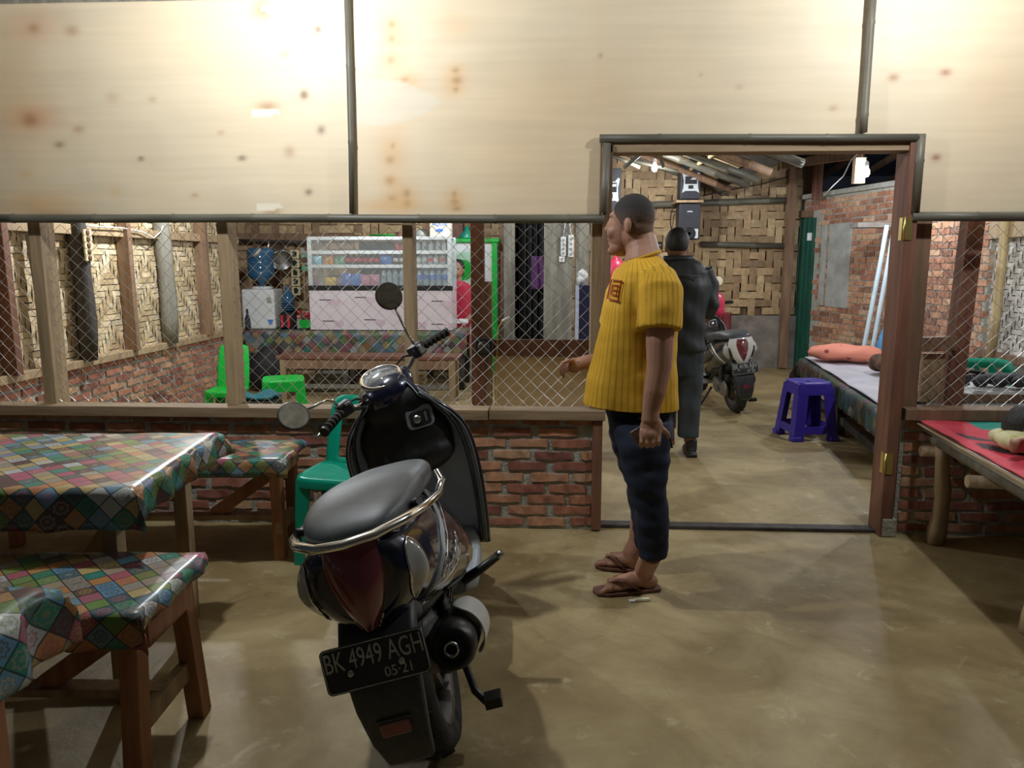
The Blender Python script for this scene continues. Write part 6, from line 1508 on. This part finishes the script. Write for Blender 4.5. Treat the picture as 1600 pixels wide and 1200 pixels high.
mb.tube([P(1078,555,Y2), P(1077,610,Y2), P(1078,690,Y2-.02)], [.07,.06,.045], 12); mb.tube([P(1040,555,Y2), P(1040,610,Y2+.1), P(1043,680,Y2+.2)], [.07,.06,.045], 12); mb.tube([P(1016,432,Y2), P(1104,432,Y2)], .05, 10)
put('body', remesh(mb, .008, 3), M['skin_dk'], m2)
mb = MB(); mb.ell(hc2+Vector((0,-.008,.022)), (.086,.100,.102)); mb.ell(hc2+Vector((0,-.035,.0)), (.078,.068,.070)); put('hair', remesh(mb, .009, 2), M['hair'], m2)
mb = MB(); limb_px(mb, [(402,1040,1080,Y2,.08), (412,1024,1096,Y2,.11), (425,1012,1108,Y2,.13), (445,1010,1110,Y2,.14), (480,1014,1104,Y2,.14), (515,1017,1101,Y2,.135), (548,1016,1102,Y2,.14)])
mb.tube([P(1100,420,Y2), P(1109,445,Y2+.02), P(1111,476,Y2), P(1108,492,Y2+.13)], [.062,.066,.058,.048], 14)
mb.tube([P(1018,420,Y2), P(1010,445,Y2+.02), P(1006,482,Y2), P(1008,515,Y2+.05), P(1011,538,Y2+.09)], [.062,.066,.056,.048,.045], 14)
jk = remesh(mb, .011, 3)
for v in jk.vertices: v.co.y += .006*math.sin(v.co.z*30+v.co.x*18); v.co.x += .004*math.sin(v.co.z*41)
jo = put('jacket', jk, M['jacket'], m2)
cr = ring_px(404, 1039, 1081, Y2, .078, n=20); MB().tube(cr+[cr[0]], .022, 8).build('collar', M['jacket'], jo)
MB().tube([P(1022,432,Y2-.135), P(1060,430,Y2-.145), P(1098,432,Y2-.135)], .005, 6).build('yoke_seam', M['greyp'], jo)
mb = MB(); limb_px(mb, [(535,1018,1100,Y2,.135), (560,1019,1100,Y2,.135), (585,1022,1099,Y2,.12)])
limb_px(mb, [(570,1060,1100,Y2,.11), (610,1060,1097,Y2-.01,.10), (650,1059,1093,Y2-.02,.085), (682,1058,1092,Y2-.03,.075)])
limb_px(mb, [(570,1020,1060,Y2+.05,.11), (610,1022,1058,Y2+.10,.10), (645,1026,1057,Y2+.16,.085), (668,1028,1056,Y2+.20,.075)])
tr = remesh(mb, .011, 3)
for v in tr.vertices: v.co.y += .006*math.sin(v.co.z*26+v.co.x*20)
put('trousers', tr, M['slacks'], m2)
for (px_, py_, dy, lift) in ((1080, 712, 0, .0), (1044, 690, .28, .0)):
    q = G(px_, py_, .012); mb = MB(); c = Vector((q.x, q.y, .0)); 
    mb.ell(c+Vector((0,.02,.05)), (.040,.055,.048)); mb.ell(c+Vector((0,.12,.042)), (.044,.09,.034)); mb.box(c+Vector((0,.07,.022)), (.075,.24,.028)); mb.tube([c+Vector((0,.02,.05)), c+Vector((0,.02,.13))], .045, 12)
    put('shoe', remesh(mb, .008, 2), M['blackp'], m2)
# ------------------------------------------------ person in red behind the counter
Y3 = 9.25; p3_ = thing('person', 'person in red t-shirt standing behind the shop counter', 'person', (P(718,500,Y3).x, Y3, .008))
mb = MB(); h3 = P(715, 421, Y3); mb.ell(h3, (.075,.085,.11)); mb.ell(h3+Vector((-.01,-.03,-.04)), (.06,.06,.07)); mb.ell(h3+Vector((-.012,-.088,-.02)), (.014,.02,.022)); mb.tube([h3+Vector((0,0,-.08)), h3+Vector((0,0,-.17))], [.05,.06], 12)
for s in (-1, 1): mb.ell(h3+Vector((s*.074,0,-.01)), (.012,.02,.028))
for (xa, ya, xb, yb, xc_, yc) in ((735,470,739,492,726,503), (700,470,697,492,712,500)):
    A = [P(xa,ya,Y3), P(xb,yb,Y3-.06), P(xc_,yc,Y3-.22)]; mb.tube(A, [.05,.042,.032], 12); q = A[-1]; mb.ell(q+Vector((0,-.03,-.01)), (.036,.045,.026))
    for i in range(4): finger(mb, [q+Vector((-.022+.015*i,-.06,-.01)), q+Vector((-.022+.015*i,-.09,-.02)), q+Vector((-.022+.015*i,-.10,-.04))], .009, .008)
    finger(mb, [q+Vector((.03,-.03,0)), q+Vector((.04,-.06,-.01)), q+Vector((.035,-.08,-.02))], .010, .008)
zc_ = P(718,540,Y3).z
for s in (-1, 1): mb.tube([(p3_.location.x+s*.08,Y3,.5), (p3_.location.x+s*.08,Y3,.09)], [.07,.045], 12); mb.ell((p3_.location.x+s*.08,Y3-.05,.045), (.045,.11,.04))
mb.tube([h3+Vector((0,0,-.15)), (p3_.location.x,Y3,.9), (p3_.location.x,Y3,.55)], [.06,.10,.10], 14)
mb.tube([P(702,452,Y3),P(733,452,Y3)], .05, 10)
for s in (-1,1): mb.tube([P(733 if s>0 else 702,452,Y3), P(735 if s>0 else 700,470,Y3)], .045, 10)
put('body', remesh(mb, .010, 3), M['skin'], p3_)
mb = MB(); mb.ell(h3+Vector((.006,.02,.03)), (.083,.088,.098)); mb.ell(h3+Vector((.0,.045,-.03)), (.078,.06,.08)); put('hair', remesh(mb, .011, 2), M['hair'], p3_)
for s in (-1, 1): MB().ell(h3+Vector((-.01+s*.03,-.082,.01)), (.010,.006,.006)).build('eye', M['black'], p3_)
MB().ell(h3+Vector((-.012,-.085,-.058)), (.022,.006,.006)).build('mouth', M['redcl'], p3_)
mb = MB(); limb_px(mb, [(439,706,724,Y3,.08), (446,698,736,Y3,.11), (460,696,740,Y3,.13), (490,699,738,Y3,.14), (520,698,739,Y3,.15), (545,698,739,Y3,.15)])
mb.tube([P(732,448,Y3), P(737,466,Y3), P(738,480,Y3-.02)], [.07,.075,.07], 14); mb.tube([P(702,448,Y3), P(698,466,Y3), P(697,480,Y3-.02)], [.07,.075,.07], 14)
put('t_shirt', remesh(mb, .013, 3), M['redcl'], p3_)
mb = MB(); limb_px(mb, [(540,699,738,Y3,.145), (575,700,737,Y3,.14)]); xx = p3_.location.x
for s in (-1, 1): mb.tube([(xx+s*.075,Y3,.72), (xx+s*.08,Y3,.40), (xx+s*.08,Y3,.14)], [.10,.085,.07], 14)
put('trousers', remesh(mb, .014, 2), M['slacks'], p3_)
q = P(722, 502, Y3-.28); tag(MB().box(q, (.13,.09,.006), Euler((R(28),0,R(10))).to_matrix()).box(q+Vector((.02,.01,.008)), (.10,.08,.005), Euler((R(24),R(6),R(18))).to_matrix()).build('paper_sheet', M['white']), 'white paper held by the person in red', 'paper')
# ------------------------------------------------ sleeper on the cot at the right edge: head, arm and hand in view
zc = .645; Sx = G(1592, 690, zc)
sl_ = thing('person', 'dark haired person lying on the red sheet at right edge', 'person', (Sx.x+.1, Sx.y, zc-.015))
hd = G(1600, 668, .74); hd = Vector((hd.x+.085, hd.y+.07, .735))
mb = MB(); mb.ell(hd, (.10,.085,.085)); mb.ell(hd+Vector((.02,-.055,-.015)), (.065,.045,.06)); mb.ell(hd+Vector((.03,-.10,-.01)), (.018,.02,.016)); mb.tube([hd+Vector((.05,0,-.02)), hd+Vector((.20,.0,-.02))], [.055,.07], 12)
wr = G(1612, 700, .685); pa = G(1595, 694, .69)
mb.tube([wr+Vector((.30,.05,.0)), wr+Vector((.14,.02,.0)), wr], [.045,.04,.030], 12); mb.ell(pa+Vector((.01,0,.0)), (.042,.032,.028))
for i, dz in enumerate((.018,.006,-.006,-.018)):
    a_ = pa+Vector((-.025,-.008,dz)); finger(mb, [a_, a_+Vector((-.026,-.012,.004)), a_+Vector((-.030,-.030,-.002)), a_+Vector((-.012,-.036,-.004))], .0105, .009)
finger(mb, [pa+Vector((.0,-.022,.022)), pa+Vector((-.024,-.032,.026)), pa+Vector((-.040,-.030,.02))], .012, .009)
mb.loft([[Vector((hd.x+x, hd.y+y0_+ry*math.cos(t), .72+rz_*math.sin(t))) for t in [2*PI*k/16 for k in range(16)]] for x, y0_, ry, rz_ in ((.2,0,.13,.075),(.32,-.02,.19,.085),(.6,-.04,.18,.085),(.8,-.05,.17,.085))], True, True)
put('body', remesh(mb, .008, 3), M['skin'], sl_)
mb = MB(); mb.ell(hd+Vector((-.008,.010,.010)), (.104,.089,.088)); mb.ell(hd+Vector((-.03,.04,-.01)), (.08,.06,.065)); put('hair', remesh(mb, .009, 2), M['hair'], sl_)
mb = MB(); mb.loft([[Vector((hd.x+x, hd.y+y0_+ry*math.cos(t), .722+rz_*math.sin(t))) for t in [2*PI*k/20 for k in range(20)]] for x, y0_, ry, rz_ in ((.18,0,.14,.082),(.32,-.02,.205,.094),(.6,-.04,.195,.094),(.82,-.05,.185,.094))], True, True)
put('shirt', remesh(mb, .014, 3), M['slacks'], sl_)
mb = MB(); c_ = hd+Vector((.0,-.06,-.062))
for (dx, dy, rx, ry, rz_) in ((-.08,.02,.09,.11,.045),(.05,.0,.12,.13,.05),(-.03,-.09,.09,.05,.045),(-.10,.12,.05,.05,.035)): mb.ell(c_+Vector((dx,dy,0)), (rx,ry,rz_))
def print_mat():
    t = NT('lime print'); vo = t.node('ShaderNodeTexVoronoi', {'Vector': t.coords(), 'Scale': 22}).outputs[0]
    t.set('Base Color', t.ramp(vo, [(.12, (.08,.05,.03)), (.2, (.42,.40,.14)), (.6, (.55,.50,.30))])); t.set('Roughness', .8); return t.m
tag(put('pillow', remesh(mb, .011, 3), print_mat()), 'small lime and cream printed pillow under the sleeper', 'pillow')
